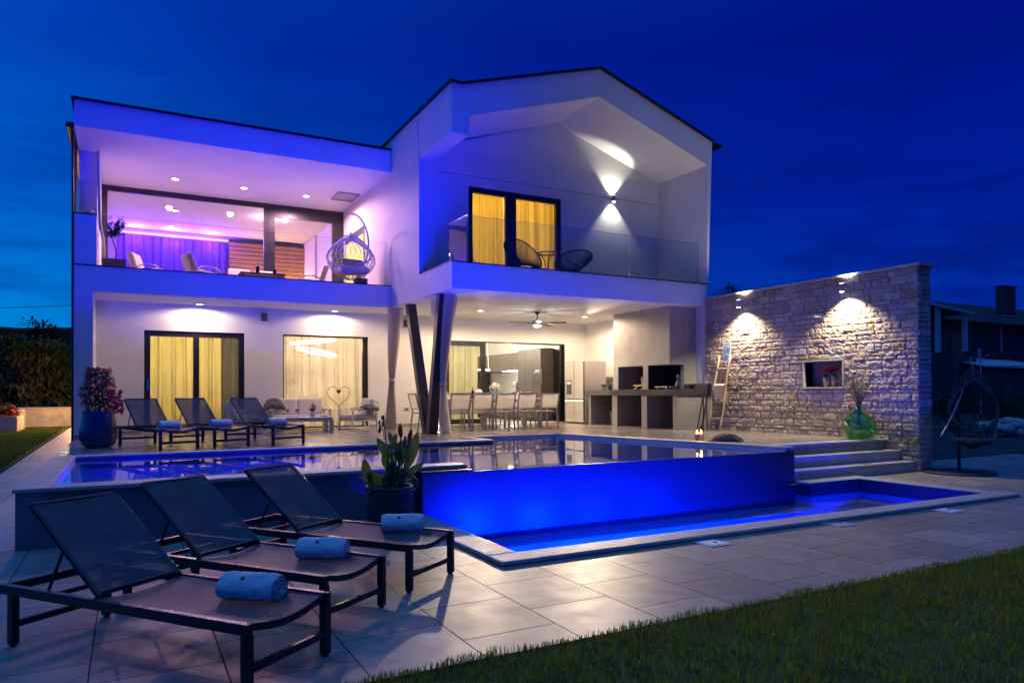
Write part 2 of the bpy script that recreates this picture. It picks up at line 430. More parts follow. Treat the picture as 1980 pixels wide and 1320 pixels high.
def grass_mat():
    m, nt, out = _new('grass_blade')
    a = N(nt, 'Attribute', attribute_name='tint')
    d = N(nt, 'BsdfPrincipled'); L(nt, a.outputs['Color'], d.inputs['Base Color']); d.inputs['Roughness'].default_value = .45
    t = N(nt, 'BsdfTranslucent'); L(nt, a.outputs['Color'], t.inputs[0])
    mx = N(nt, 'MixShader'); mx.inputs[0].default_value = .6; L(nt, d.outputs[0], mx.inputs[1]); L(nt, t.outputs[0], mx.inputs[2]); L(nt, mx.outputs[0], out.inputs[0])
grass_mat()

# ---------------------------------------------------------------- dusk sky: bright after-glow to the left, night to the right
W = bpy.data.worlds.new('World'); S.world = W; W.use_nodes = True
nt = W.node_tree; nt.nodes.clear()
wo = nt.nodes.new('ShaderNodeOutputWorld'); bg = N(nt, 'Background'); L(nt, bg.outputs[0], wo.inputs[0])
tc = N(nt, 'TexCoord'); sp = N(nt, 'SeparateXYZ'); L(nt, tc.outputs['Generated'], sp.inputs[0])
el = math_n(nt, 'MAXIMUM', sp.outputs[2], 0.)
dt = N(nt, 'VectorMath', operation='DOT_PRODUCT'); L(nt, tc.outputs['Generated'], dt.inputs[0]); dt.inputs[1].default_value = (math.sin(R(-45)), math.cos(R(-45)), 0)
glow = ramp(nt, math_n(nt, 'MULTIPLY_ADD', dt.outputs['Value'], .5, .5), [(.40, 0.), (.62, .07), (.78, .30), (.95, 1.)])
lc = ramp(nt, el, [(0., (.0, .33, .78)), (.10, (.0, .26, .75)), (.24, (.0, .14, .70)), (.42, (.0, .085, .66)), (.58, (.0, .09, .58)), (.82, (.05, .25, .82))])
rc = ramp(nt, el, [(0., (.0, .045, .45)), (.10, (.0, .032, .41)), (.24, (.0, .0125, .30)), (.42, (.0, .0055, .235)), (.58, (.0, .02, .28)), (.82, (.05, .25, .82))])
sky = mixc(nt, glow, rc, lc)
mp = N(nt, 'Mapping'); mp.inputs['Scale'].default_value = (1.6, 1.6, 9); L(nt, tc.outputs['Generated'], mp.inputs[0])
cn = noise_t(nt, mp.outputs[0], 2.4, 7, .6)
cl = ramp(nt, cn, [(.46, 0.), (.66, 1.)])
low = ramp(nt, el, [(.02, 1.), (.18, .85), (.32, .35), (.5, .12)])
cl = math_n(nt, 'MULTIPLY', math_n(nt, 'MULTIPLY', cl, low), .8)
sky = mixc(nt, cl, sky, mixc(nt, 1., sky, (.3, .3, .5), 'MULTIPLY'))
L(nt, sky, bg.inputs[0]); bg.inputs[1].default_value = 1.
S.view_settings.view_transform = 'Standard'; S.view_settings.look = 'None'; S.view_settings.exposure = 0; S.view_settings.gamma = 1
S.cycles.use_denoising = True
S.cycles.max_bounces = 8; S.cycles.transparent_max_bounces = 24; S.cycles.caustics_reflective = False; S.cycles.caustics_refractive = False
S.cycles.sample_clamp_indirect = 6.
# ================================================================= GROUND, DECK, TERRACE
XL, XB, XBI, XR = -.903, 5.289, 5.657, 11.58      # house left, box left (outer / inner), right wall
YF, YB, YW, YG = 15.583, 12.126, 17.0, 13.82      # left front, box front, ground-floor wall, gable wall
ZS, ZF = 3.292, 3.72                              # soffit and upper floor
g = MB()
for x0, y0, x1, y1 in ((-900, -300, 900, 3.2), (-900, 3.2, -.95, 1500), (12.2, 3.2, 900, 1500), (-.95, 12.5, 12.2, 1500)):
    g.add([(x0, y0, -.06), (x1, y0, -.06), (x1, y1, -.06), (x0, y1, -.06)], [(0, 1, 2, 3)])
tag(g.build('ground', 'ground_dark', fix=False), kind='structure')
# lower deck: one sheet with the catch basin cut out (strips butted end to end)
d = MB()
for x0, y0, x1, y1 in ((-.96, 3.26, 2.60, 7.5), (2.60, 3.26, 9.90, 4.93), (9.90, 3.26, 16.5, 8.2), (8.4, 7.1, 9.9, 7.9)):
    d.add([(x0, y0, 0), (x1, y0, 0), (x1, y1, 0), (x0, y1, 0)], [(0, 1, 2, 3)])
tag(d.build('deck_pavement', 'deck_tile', fix=False), kind='structure')
tag(MB().add([(-.86, 3.0, -.012), (-.86, 60, -.012), (-2.25, 60, -.012), (-1.85, 3.0, -.012)], [(0, 3, 2, 1)]).build('path', 'path_tile'), kind='structure')
# terrace slab and its left / right edges
wpoly = [(-.615, 7.69), (3.4, 7.69), (3.4, 7.22), (8.43, 7.22), (7.42, 11.95), (5.56, 11.95), (5.56, 11.03), (-.615, 11.03)]
tp = MB()
tp.prism([(XL + .01, 11.10), (5.60, 11.10), (5.60, 12.02), (7.50, 12.02), (8.40, 7.77), (11.55, 7.77), (11.55, 12.2), (11.9, 12.2), (11.9, 17.0), (-.6, 17.0), (-.6, 15.6), (XL + .01, 15.6)], -.05, T, 'z')
tag(tp.build('terrace_floor', 'terrace_tile', bevel=.006), kind='structure')

# ================================================================= SWIMMING POOL
sw = thing('swimming_pool', 'raised infinity pool with violet-blue underwater light beside the terrace', 'pool', (0, 0, 0))
sh = MB()
zb = -1.1
n = len(wpoly)
sh.add([(x, y, .50) for x, y in wpoly] + [(x, y, zb) for x, y in wpoly], [(i, (i + 1) % n, n + (i + 1) % n, n + i) for i in range(n) if i != 2] + [tuple(range(n, 2 * n))])
# inner face of the overflow wall stops at the water line
sh.add([(3.4, 7.22, .468), (8.43, 7.22, .468), (8.43, 7.22, zb), (3.4, 7.22, zb)], [(0, 1, 2, 3)])
sh.build('basin', 'pool_mosaic', sw)
CZp = .532
cp = MB()
def slab(x0, y0, x1, y1, z1=CZp, th=.035): cp.box(x0, y0, z1 - th, x1, y1, z1)
slab(-.88, 7.41, -.615, 11.02)
slab(-.88, 11.022, 5.40, 11.20, CZp - .004); slab(5.402, 11.022, 5.60, 11.95, CZp - .004)
slab(-.612, 7.38, 3.4, 7.69)
cp.prism([(5.42, 11.952), (7.50, 11.952), (7.46, 12.10), (5.42, 12.10)], CZp - .04, CZp - .005, 'z')
cp.prism([(7.42, 11.95), (8.43, 7.215), (8.60, 7.215), (8.60, 7.6), (7.64, 11.95)], CZp - .034, CZp + .001, 'z')
cp.build('coping', 'coping_stone', sw, bevel=.008)
MB().box(-.86, 7.43, -.05, 2.79, 7.60, CZp - .036).build('rendered_wall', 'pool_render', sw, bevel=.004)
ow = MB(); ow.box(2.78, 7.19, -1., 8.45, 7.215, .472); ow.box(2.79, 7.21, -1., 3.39, 7.5, CZp - .04); ow.box(8.45, 7.19, -.3, 8.57, 7.6, CZp - .036)
ow.build('overflow_wall', 'dark_mosaic', sw, bevel=.003)
MB().box(-.86, 7.61, -.05, -.63, 11.0, CZp - .036).build('rendered_wall', 'pool_render', sw)
bt = MB(); bt.box(-.61, 10.985, .36, 5.55, 11.028, .494); bt.build('waterline_tile', 'dark_mosaic', sw)
wl = MB(); wl.add([(x, y, .474) for x, y in wpoly], [tuple(range(n))]); w = wl.build('water', 'pool_water'); tag(w, kind='structure')
# underwater lamps: lit lenses in the near wall, throwing their beam over the far edge onto the house
BLUE = (.0, .0, 1.)
for k, (x, y, pw, tx, tz, cn) in enumerate(((.1, 7.74, 1080, .6, 7.4, 76), (1.7, 7.74, 1030, 2.6, 7.4, 76), (2.9, 7.74, 2500, 3.1, 9.6, 66))):
    pl = thing('pool_lamp', ['blue underwater lamp in the pool wall nearest the left end', 'blue underwater lamp in the middle of the rendered pool wall', 'blue underwater lamp beside the overflow edge'][k], 'pool lamp', (x, y, -.36), group='underwater pool lamps')
    m = MB(); m.lathe([(.0, 0), (.085, 0), (.10, .015), (.10, .03), (.0, .03)], (0, -.02, 0), 20, axis='y'); m.build('rim', 'chrome', pl)
    MB().ball((0, .012, 0), (.075, .02, .075)).build('lens', 'led_blue', pl, smooth=True)
    lamp('SPOT', (x, y + .06, -.36), pw, BLUE, .05, (tx, YF, tz), cn, .8, pl)
    lamp('POINT', (x, y + .35, -.55), 60, (.0, .0, 1.), .05, parent=pl)

# catch basin in the deck
cb = thing('catch_basin', 'low overflow basin with stone coping and bright blue water in the deck', 'pool', (0, 0, 0))
c = MB()
zc0, zc1 = .003, .040
c.box(2.537, 4.874, zc0, 9.944, 5.14, zc1); c.box(2.537, 5.142, zc0, 2.81, 7.19, zc1); c.box(9.64, 5.142, zc0, 9.93, 7.18, zc1); c.box(8.572, 6.92, zc0, 9.638, 7.18, zc1 - .001)
c.build('coping', 'coping_stone', cb, bevel=.012)
b = MB(); zb = -1.0
b.add([(2.82, 5.14, .02), (9.638, 5.14, .02), (9.638, 6.92, .02), (8.58, 6.92, .02), (8.58, 7.205, .02), (2.82, 7.205, .02)] + [(2.82, 5.14, zb), (9.638, 5.14, zb), (9.638, 6.92, zb), (8.58, 6.92, zb), (8.58, 7.205, zb), (2.82, 7.205, zb)],
      [(i, (i + 1) % 6, 6 + (i + 1) % 6, 6 + i) for i in range(6)] + [(6, 7, 8, 9, 10, 11)])
b.build('basin', 'basin_mosaic', cb)
b = MB(); b.box(2.811, 5.1405, -.16, 9.6385, 5.15, .03); b.box(9.628, 5.151, -.16, 9.6385, 6.909, .03); b.box(8.581, 6.91, -.16, 9.6385, 6.9195, .03); b.box(8.575, 6.91, -.16, 8.5805, 7.186, .03); b.box(2.811, 5.151, -.16, 2.825, 7.186, .03); b.build('waterline_tile', 'dark_mosaic', cb)
b = MB(); b.box(2.83, 6.72, -.99, 8.56, 7.188, -.30); b.box(2.83, 5.15, -.99, 3.35, 6.719, -.34); b.build('shelf', 'basin_mosaic', cb, bevel=.01)
b = MB(); b.box(8.7, 5.15, -.99, 9.1, 6.9, -.62); b.box(9.1, 5.15, -.99, 9.63, 6.9, -.36); b.build('bench_step', 'basin_mosaic', cb, bevel=.01)
tag(MB().add([(2.82, 5.14, -.12), (9.638, 5.14, -.12), (9.638, 6.92, -.12), (8.58, 6.92, -.12), (8.58, 7.19, -.12), (2.82, 7.19, -.12)], [tuple(range(6))]).build('water', 'basin_water'), kind='structure')
names_ = ['nearest the sun loungers', 'second from the loungers', 'under the middle of the overflow wall', 'second from the steps', 'nearest the terrace steps', 'facing the bench at the far end']
for k, (x, pw) in enumerate(((3.25, 2200), (4.25, 2600), (5.25, 2500), (6.25, 1400), (7.25, 700), (8.45, 420))):
    pl = thing('pool_lamp', 'blue underwater lamp in the catch basin, ' + names_[k], 'pool lamp', (x, 5.16, -.5), group='underwater basin lamps')
    m = MB(); m.lathe([(.0, 0), (.085, 0), (.10, .015), (.10, .03), (.0, .03)], (0, -.02, 0), 20, axis='y'); m.build('rim', 'chrome', pl)
    MB().ball((0, .012, 0), (.075, .02, .075)).build('lens', 'led_blue', pl, smooth=True)
    lamp('SPOT', (x, 5.23, -.5), pw, (.0, .009, 1.), .05, (x, 6.5, -.85) if k < 5 else (9.5, 6.3, -.75), 118, .9, pl)

st = thing('terrace_steps', 'three wide pale stone steps climbing from the deck to the terrace', 'steps', (0, 0, 0))
for k, (y0, y1, z0, z1) in enumerate(((7.25, 7.52, 0, .172), (7.50, 7.79, 0, .340), (7.76, 7.95, 0, T + .004))):
    m = MB(); m.box(8.575, y0 + .012, z0, 11.55, y1, z1 - .03); m.build('riser', 'step_stone', st)
    m = MB(); m.box(8.575, y0 - .01, z1 - .03, 11.552, y1 + .04, z1); m.build('tread', 'coping_stone', st, bevel=.006)
for k, (u, v) in enumerate(((1378, 1050), (1620, 1013), (1832, 987))):
    p = at(u, v, Z=0)
    sk = thing('skimmer_lid', 'square pale skimmer lid in the deck, ' + ['closest to the lawn corner of the basin', 'the middle one, with an open centre', 'farthest, by the basin end'][k], 'drain lid', (p.x, p.y, .0), group='skimmer lids beside the basin')
    MB().box(-.12, -.12, .0, .12, .12, .007).build('frame', 'sign_white', sk, bevel=.002)
    m = MB(); m.box(-.095, -.095, .007, .095, .095, .010); m.build('lid', 'bed_stone' if k == 1 else 'sign_white', sk, bevel=.002)
    MB().lathe([(.0, .0), (.02, .0), (.02, .004), (.0, .004)], (0.03, 0, .010), 12).build('finger_hole', 'black_plastic', sk)

# ================================================================= HOUSE
H = thing('house', 'white two-storey villa with a gabled balcony box, dark window frames and dark roof edging', 'house', (0, 0, 0))
def wall(name, m, x0, x1, y0, y1, z0, z1, holes=(), parent=H):
    """a wall in the facade direction with rectangular openings"""
    b = MB(); xs = sorted({x0, x1} | {h[0] for h in holes} | {h[1] for h in holes})
    for a, c in zip(xs, xs[1:]):
        zz = z0
        for h in sorted([h for h in holes if h[0] <= a and h[1] >= c], key=lambda h: h[2]):
            if h[2] > zz: b.box(a, y0, zz, c, y1, h[2])
            zz = h[3]
        if zz < z1: b.box(a, y0, zz, c, y1, z1)
    o = b.build(name, m, parent)
    bm = bmesh.new(); bm.from_mesh(o.data); bmesh.ops.remove_doubles(bm, verts=bm.verts, dist=1e-5)
    # drop the inner faces between the strips
    seen = {}
    for f in bm.faces: seen.setdefault(tuple(round(x, 4) for x in f.calc_center_median()), []).append(f)
    bmesh.ops.delete(bm, geom=[f for fs in seen.values() if len(fs) > 1 for f in fs], context='FACES')
    bm.to_mesh(o.data); bm.free(); return o
W1 = (.29, 2.31, T + .02, 2.708); W2 = (3.15, 5.18, T + .02, 2.716); W3 = (7.22, 10.885, T + .012, 2.705)
wall('facade', 'plaster', -.593, XR, YW, YW + .3, T - .05, ZS, (W1, W2, W3))
m = MB(); m.box(XL, YF, -.05, -.593, 25, ZS - .001); m.build('side_wall', 'plaster', H)
for b6 in ((-.89, YF - .006, T, -.60, YF - .001, T + .075), (-.593, YW - .012, T, W1[0] - .02, YW - .002, T + .07), (W1[1] + .02, YW - .012, T, W2[0] - .02, YW - .002, T + .07), (W2[1] + .02, YW - .012, T, W3[0] - .02, YW - .002, T + .07), (W3[1] + .02, YW - .012, T, XR, YW - .002, T + .07)):
    MB().box(*b6).build('skirting', 'concrete', H)
# upper slabs
m = MB(); m.box(XL + .001, YF, ZS, XB, 25, ZF - .06); m.box(XL + .001, YF, ZF - .059, XB - .001, YF + .16, 3.775); m.build('balcony_slab', 'plaster', H)
m = MB(); m.box(XL + .02, YF + .16, ZF - .058, XB - .003, 19.6, ZF); m.build('balcony_floor', 'terrace_tile', H)
m = MB(); m.box(XL - .004, YF - .012, 3.776, XB - .002, YF + .17, 3.795); m.build('parapet_cap', 'frame_metal', H)
m = MB(); m.box(XL + .002, YF, 3.796, -.535, 17.10, 4.74); m.build('balcony_pier', 'plaster', H)
m = MB(); m.box(XL - .008, YF - .01, 4.741, -.525, 17.11, 4.762); m.build('parapet_cap', 'frame_metal', H)
m = MB(); m.box(-.90, 17.14, ZF, -.575, 25, 6.391); m.build('side_wall', 'plaster', H)
m = MB(); m.box(XL, YF, 6.392, XB - .003, 25, 6.885); m.build('flat_roof', 'plaster', H)
m = MB(); m.box(XL - .05, YF - .045, 6.886, XB - .004, YF + .2, 6.93); m.box(XL - .05, YF + .2, 6.886, XL + .2, 25, 6.93); m.build('roof_edging', 'roof_metal', H)
m = MB(); m.box(XL - .14, YF + .05, 6.36, XL - .005, 25, 6.47); m.build('gutter', 'roof_metal', H, bevel=.02)
m = MB(); m.tube([(XL - .07, 16.9, 6.36), (XL - .07, 16.9, .0)], .05, 10); m.box(XL - .03, YF + .02, .0, XL - .006, YF + .12, 6.3); m.build('downpipe', 'roof_metal', H)
# gabled box
out_p = [(XB, 7.135), (5.50, 7.134), (8.667, 8.10), (11.80, 7.08)]
ring = [(XB, 7.125), (5.50, 7.124), (8.667, 8.085), (11.80, 7.07), (11.655, 3.80), (11.615, 3.80), (11.648, 6.52), (8.645, 7.508), (XBI, 6.566), (XBI, 6.198), (XB, 6.195)]
MB().prism(ring, YB, YG - .002, 'y').build('gable_frame', 'plaster', H)
MB().prism([(XB, 7.124), (5.50, 7.123), (8.667, 8.084), (11.79, 7.069), (11.79, 6.4), (8.645, 7.50), (XBI, 6.56), (XB, 6.195)], YG + .06, 25, 'y').build('gable_roof', 'plaster', H)
m = MB(); m.box(XB, YB, ZS, 11.60, YW + .2, ZF + .0); m.box(XB, YB + .001, ZF + .001, XBI, YG, 3.785); m.box(XBI, YB + .001, ZF + .001, 11.61, YB + .16, 3.785); m.build('box_floor', 'plaster', H)
m = MB(); m.box(XB - .006, YB - .012, 3.786, 11.64, YB + .17, 3.806); m.box(XB - .006, YB + .171, 3.786, XBI + .01, YG - .003, 3.806); m.build('parapet_cap', 'frame_metal', H)
m = MB(); m.box(XBI + .011, YB + .172, ZF + .002, 11.60, YG - .001, ZF + .02); m.build('balcony_floor', 'terrace_tile', H)
m = MB(); m.box(XB, YG, ZF + .001, XBI, 25, 6.194); m.build('side_wall', 'plaster', H)
GD = (6.42, 8.78, ZF + .03, 5.79)
wall('gable_wall', 'plaster', XBI, 11.66, YG, YG + .2, ZF, 6.52, (GD,))
MB().prism([(XBI, 6.521), (11.66, 6.521), (8.645, 7.52)], YG + .0, YG + .2, 'y').build('gable_wall', 'plaster', H)
m = MB(); m.box(XBI + .01, YG - .0035, 5.985, 11.64, YG - .0005, 6.0); m.build('expansion_joint', 'concrete', H)
m = MB(); m.box(11.66, 12.55, ZS, 12.06, 25, 7.0); m.build('side_wall', 'plaster', H)
MB().prism([(11.80, 7.015), (12.1, 6.99), (12.1, 7.05), (11.80, 7.075)], YB - .02, 25, 'y').build('gutter', 'roof_metal', H)
e = MB()
pts = [(XB - .03, 7.15), (5.50, 7.145), (8.667, 8.112), (11.83, 7.085)]
for a, b2 in zip(pts, pts[1:]): e.bar((a[0], YB + .05, a[1]), (b2[0], YB + .05, b2[1]), .20, .045, up=(0, 0, 1))
e.bar((XB - .01, YB - .05, 7.145), (XB - .01, 25, 7.145), .08, .05)
for (xa, za), (xb, zb_) in zip(pts[1:], pts[2:]): e.add([(xa, YB + .1, za - .01), (xb, YB + .1, zb_ - .01), (xb, 25, zb_ - .01), (xa, 25, za - .01)], [(0, 1, 2, 3)])
e.build('roof_edging', 'roof_metal', H)
MB().lathe([(.0, 0), (.10, 0), (.09, .22), (.12, .25), (.0, .3)], (11.0, 13.6, 7.33), 12).build('roof_vent', 'roof_metal', H)
# ground-floor right wall, rear wall, partitions and ceilings of the rooms
m = MB(); m.box(XR, 12.15, T - .05, 11.9, 25, ZS - .001); m.build('side_wall', 'plaster', H)
m = MB(); m.box(XL, 25, 0, 12.06, 25.2, 7.1); m.build('rear_wall', 'plaster', H)
pp = MB(); pp.box(2.72, YW + .3, T, 2.85, 21.5, ZS - .03); pp.box(6.1, YW + .3, T, 6.23, 24.9, ZS - .03); pp.box(-.59, 21.5, T, 6.1, 21.6, ZS - .03); pp.box(6.23, 23.6, T, XR, 23.7, ZS - .03)
pp.box(XBI + .002, 17.9, ZF, 11.6, 18.0, 7.0); pp.box(-.57, 24.75, ZF, XB, 24.85, 6.39)
pp.build('partition', 'room_paint', H)
m = MB(); m.box(-.59, YW + .01, T - .04, XR, 24.9, T + .008); m.box(-.57, 19.75, ZF, XB, 24.75, ZF + .01); m.build('room_floor', 'terrace_tile', H)
m = MB(); m.box(-.59, YW + .301, ZS - .03, XR - .001, 24.9, ZS - .002); m.box(XBI + .003, YW + .2, ZS + .0, 11.6, 25, ZF - .02); m.build('ceiling', 'ceiling_paint', H)
m = MB(); m.box(XBI + .003, YG + .21, 6.0, 11.6, 17.9, 6.1); m.build('ceiling', 'ceiling_paint', H)
# ceiling hatch over the upper balcony
p = at(668, 380, Z=6.39)
m = MB(); m.box(p.x - .28, p.y - .38, 6.36, p.x - .26, p.y + .38, 6.3915); m.box(p.x + .26, p.y - .38, 6.36, p.x + .28, p.y + .38, 6.3915); m.box(p.x - .26, p.y - .38, 6.36, p.x + .26, p.y - .36, 6.3915); m.box(p.x - .26, p.y + .36, 6.36, p.x + .26, p.y + .38, 6.3915); m.box(p.x - .26, p.y - .36, 6.384, p.x + .26, p.y + .36, 6.3916); m.build('ceiling_hatch', 'concrete', H)

def window(x0, x1, z0, z1, y, splits, fw=.075, depth=.09, parent=H, hand=None, leafw=None, mat_='frame_metal', sill=True):
    """dark framed glazing: outer frame, mullions at splits, one pane each"""
    f = MB(); f.box(x0, y, z0, x0 + fw, y + depth, z1); f.box(x1 - fw, y, z0, x1, y + depth, z1)
    f.box(x0 + fw, y + .002, z1 - fw, x1 - fw, y + depth - .002, z1)
    if sill: f.box(x0 + fw, y + .002, z0, x1 - fw, y + depth - .002, z0 + fw)
    for sx, sw_ in splits: f.box(sx - sw_ / 2, y - .012, z0 + .001, sx + sw_ / 2, y + depth - .014, z1 - .001)
    wn = f.build('window', mat_, parent, bevel=.004)
    edges = [x0 + fw] + [v for sx, sw_ in splits for v in (sx - sw_ / 2, sx + sw_ / 2)] + [x1 - fw]
    for a, b_ in zip(edges[::2], edges[1::2]):
        g = MB(); g.add([(a, y + depth * .6, z0 + fw), (b_, y + depth * .6, z0 + fw), (b_, y + depth * .6, z1 - fw), (a, y + depth * .6, z1 - fw)], [(0, 1, 2, 3)]); g.build('pane', 'pane', wn)
    if hand:
        h = MB(); h.box(hand[0] - .02, y - .014, hand[1] - .12, hand[0] + .02, y - .001, hand[1] + .12); h.bar((hand[0], y - .045, hand[1] - .08), (hand[0], y - .045, hand[1] + .08), .018, .02); h.bar((hand[0], y - .045, hand[1] - .07), (hand[0], y - .01, hand[1] - .07), .015); h.bar((hand[0], y - .045, hand[1] + .07), (hand[0], y - .01, hand[1] + .07), .015); h.build('handle', 'chrome', wn)
    return wn
window(W1[0], W1[1], W1[2], W1[3], YW + .04, [(1.31, .12)], .12, hand=(.36, 1.55))
window(W2[0], W2[1], W2[2], W2[3], YW + .06, [], .035)
m = MB(); m.box(W2[1] - .13, YW + .055, W2[2], W2[1] - .036, YW + .14, W2[3] - .036); m.build('window_stile', 'frame_metal', H)
# kitchen: one glazed leaf at the left, the others folded to a stack at the right
window(W3[0], 8.41, W3[2], W3[3], YW + .05, [], .13)
m = MB(); m.box(8.41, YW + .03, W3[3] - .03, 10.885, YW + .2, W3[3]); m.build('door_track', 'frame_metal', H)
for k in range(3):
    x = 10.72 + .055 * k
    w_ = MB().box(x, YW + .02 + .05 * k, W3[2], x + .028, YW + .9, W3[3] - .031).build('folding_door', 'frame_metal', H, bevel=.003)
MB().box(10.86, YW + .01, W3[2], 10.884, YW + .28, W3[3] - .032).build('door_jamb', 'frame_metal', H)
# upper left glass front, fixed pane and sliding door
gx = at(516, 420, Y=19.68).x
window(-.575, XB - .005, ZF, 6.39, 19.66, [(gx, .16)], .13)
m = MB(); m.box(gx + .08, 19.645, 6.05, XB - .14, 19.74, 6.259); m.box(XB - .32, 19.64, ZF + .1, XB - .136, 19.73, 6.05); m.box(gx + .081, 19.646, ZF + .1, gx + .2, 19.73, 6.049); m.build('sliding_sash', 'frame_metal', H)
# gable balcony door with two leaves
window(GD[0], GD[1], GD[2], GD[3], YG + .05, [(at(990, 440, Y=YG).x, .26)], .12)
# small yellow-lit window in the side wall beside the hanging chair
ya, yb_ = at(705, 428, X=XB).y, at(668, 440, X=XB).y
m = MB(); y0, y1 = min(ya, yb_), max(ya, yb_)
m.box(XB - .012, y0, ZF + .05, XB - .003, y1, 5.62); m.build('window', 'frame_metal', H)
m = MB(); m.box(XB - .016, y0 + .08, ZF + .13, XB - .0125, y1 - .08, 5.42); m.build('lit_pane', 'led_yellow', H)

# slanted steel posts under the box
for k, (f0, f1, tp_) in enumerate((((824, 838), (838, 840), ((792, 588), (810, 588))), ((848, 838), (872, 838), ((850, 568), (873, 568))))):
    foot = Vector((5.47, 13.72 - .2 * k, T)); top = Vector((5.47, (14.75, 12.92)[k], ZS))
    po = thing('slanted_post', ['dark steel post leaning back from the shared foot under the balcony box', 'steel post leaning toward the pool, blue-lit, wrapped by a white drape'][k], 'post', foot, group='V of steel posts under the balcony box')
    MB().prism([(0, 0), (.17, 0), (top.y - foot.y + .17, ZS - T), (top.y - foot.y, ZS - T)], -.10, .10, 'x').build('shaft', 'dark_metal', po, bevel=.006)
    MB().box(-.14, -.03, 0, .14, .2, .012).build('base_plate', 'dark_metal', po)

# glass balustrades
gb = thing('glass_balustrade', 'frameless glass railing round the gabled balcony', 'railing', (0, 0, 0))
gl = lambda b, mt: b.build('glass_panel', mt, gb)
def sheet(x0, y0, x1, y1, z0, z1):
    return MB().add([(x0, y0, z0), (x1, y1, z0), (x1, y1, z1), (x0, y0, z1)], [(0, 1, 2, 3)])
xm = at(1217, 453, Y=YB + .08).x
for a, b_ in ((XBI - .02, xm - .006), (xm + .006, 11.42)):
    gl(sheet(a, YB + .08, b_, YB + .08, 3.806, 4.70), 'rail_glass')
    q = MB(); q.box(a, YB + .075, 4.70, b_, YB + .085, 4.706); q.box(b_ - .004, YB + .075, 3.806, b_, YB + .085, 4.70); q.build('glass_edge', 'chrome' if a < 6 else 'frame_metal', gb)
gl(sheet(XBI - .03, YB + .09, XBI - .03, YG - .01, 3.806, 4.70), 'rail_glass')
MB().box(XBI - .036, YB + .085, 4.70, XBI - .024, YG - .01, 4.706).build('glass_edge', 'chrome', gb)
gb = thing('glass_balustrade', 'frameless glass railing along the left balcony with the hanging chair', 'railing', (0, 0, 0))
for a, b_ in ((-.53, 2.36), (2.37, 5.24)):
    gl(sheet(a, YF + .09, b_, YF + .09, 3.796, 4.78), 'clear_glass')
    MB().box(a, YF + .087, 4.78, b_, YF + .093, 4.784).build('glass_edge', 'grey_metal', gb)
MB().box(5.236, YF + .085, 3.796, 5.242, YF + .095, 4.78).build('glass_edge', 'chrome', gb)

# ================================================================= STONE WALL
SX, SY0, SY1, STOP = 11.556, 7.172, 12.13, 3.43
niche = (at(1557, 724, X=SX).y, at(1631, 724, X=SX).y, 1.42, 1.905)   # y far, y near, z0, z1
swl = thing('stone_wall', 'tall garden wall of rough pale ashlar blocks with a coping and a square niche', 'wall', (0, 0, 0))
rng = random.Random(5)
def courses(y0, y1, z0, z1, put):
    """random ashlar: rows of varied height, some split in two thin stones"""
    z = z0
    while z < z1 - .01:
        h = rng.choice((.07, .09, .11, .14)); h = h if z + h < z1 - .05 else z1 - z
        y = y0
        while y < y1 - .01:
            w = rng.uniform(.11, .33); w = w if y + w < y1 - .1 else y1 - y
            if h > .14 and rng.random() < .35:
                s = h * rng.uniform(.35, .65); put(y, y + w, z, z + s)
                q = y + w * rng.uniform(.35, .65)
                if w > .3: put(y, q, z + s, z + h); put(q, y + w, z + s, z + h)
                else: put(y, y + w, z + s, z + h)
            else: put(y, y + w, z, z + h)
            y += w
        z += h
sb = MB(); tints = []
def stone_face(org, ua, a0, a1, z0, z1, nrm, step):
    """one dressed block: a rough face over real depth, with a sunk joint round it"""
    g = .006; a0 += g; a1 -= g; z0 += g; z1 -= g
    dpt = rng.uniform(.0, .016); seed = Vector((rng.uniform(0, 50), rng.uniform(0, 50), rng.uniform(0, 50)))
    nu = max(2, int((a1 - a0) / step)); nv = max(2, int((z1 - z0) / step))
    base = rng.choice(((.52, .43, .37), (.50, .41, .36), (.53, .45, .39), (.47, .39, .34), (.51, .43, .38), (.45, .38, .33)))
    r_ = rng.random()
    if r_ < .035: base = (.42, .31, .19)
    elif r_ < .06: base = (.38, .30, .23)
    elif r_ < .16: base = (.55, .52, .48)
    k = rng.uniform(.9, 1.1); base = tuple(x * k for x in base)
    vs = []
    for j in range(-1, nv + 2):
        for i in range(-1, nu + 2):
            ci = min(max(i, 0), nu); cj = min(max(j, 0), nv)
            a = a0 + (a1 - a0) * ci / nu; z = z0 + (z1 - z0) * cj / nv
            rim = i < 0 or j < 0 or i > nu or j > nv
            edge = min(ci, nu - ci, 2) * min(cj, nv - cj, 2) == 0
            h = -.03 if rim else dpt + (.008 * noise.noise(Vector((a * 8, z * 13, 0)) + seed) + .011 * noise.noise(Vector((a * 24, z * 36, 3)) + seed)) - (.006 if edge else 0)
            p = Vector(org) + Vector(ua) * a + Vector((0, 0, z)) + Vector(nrm) * h
            vs.append(p)
    W_ = nu + 3
    fs = [(j * W_ + i, j * W_ + i + 1, (j + 1) * W_ + i + 1, (j + 1) * W_ + i) for j in range(nv + 2) for i in range(nu + 2)]
    sb.add(vs, fs); tints.extend([base] * len(vs))
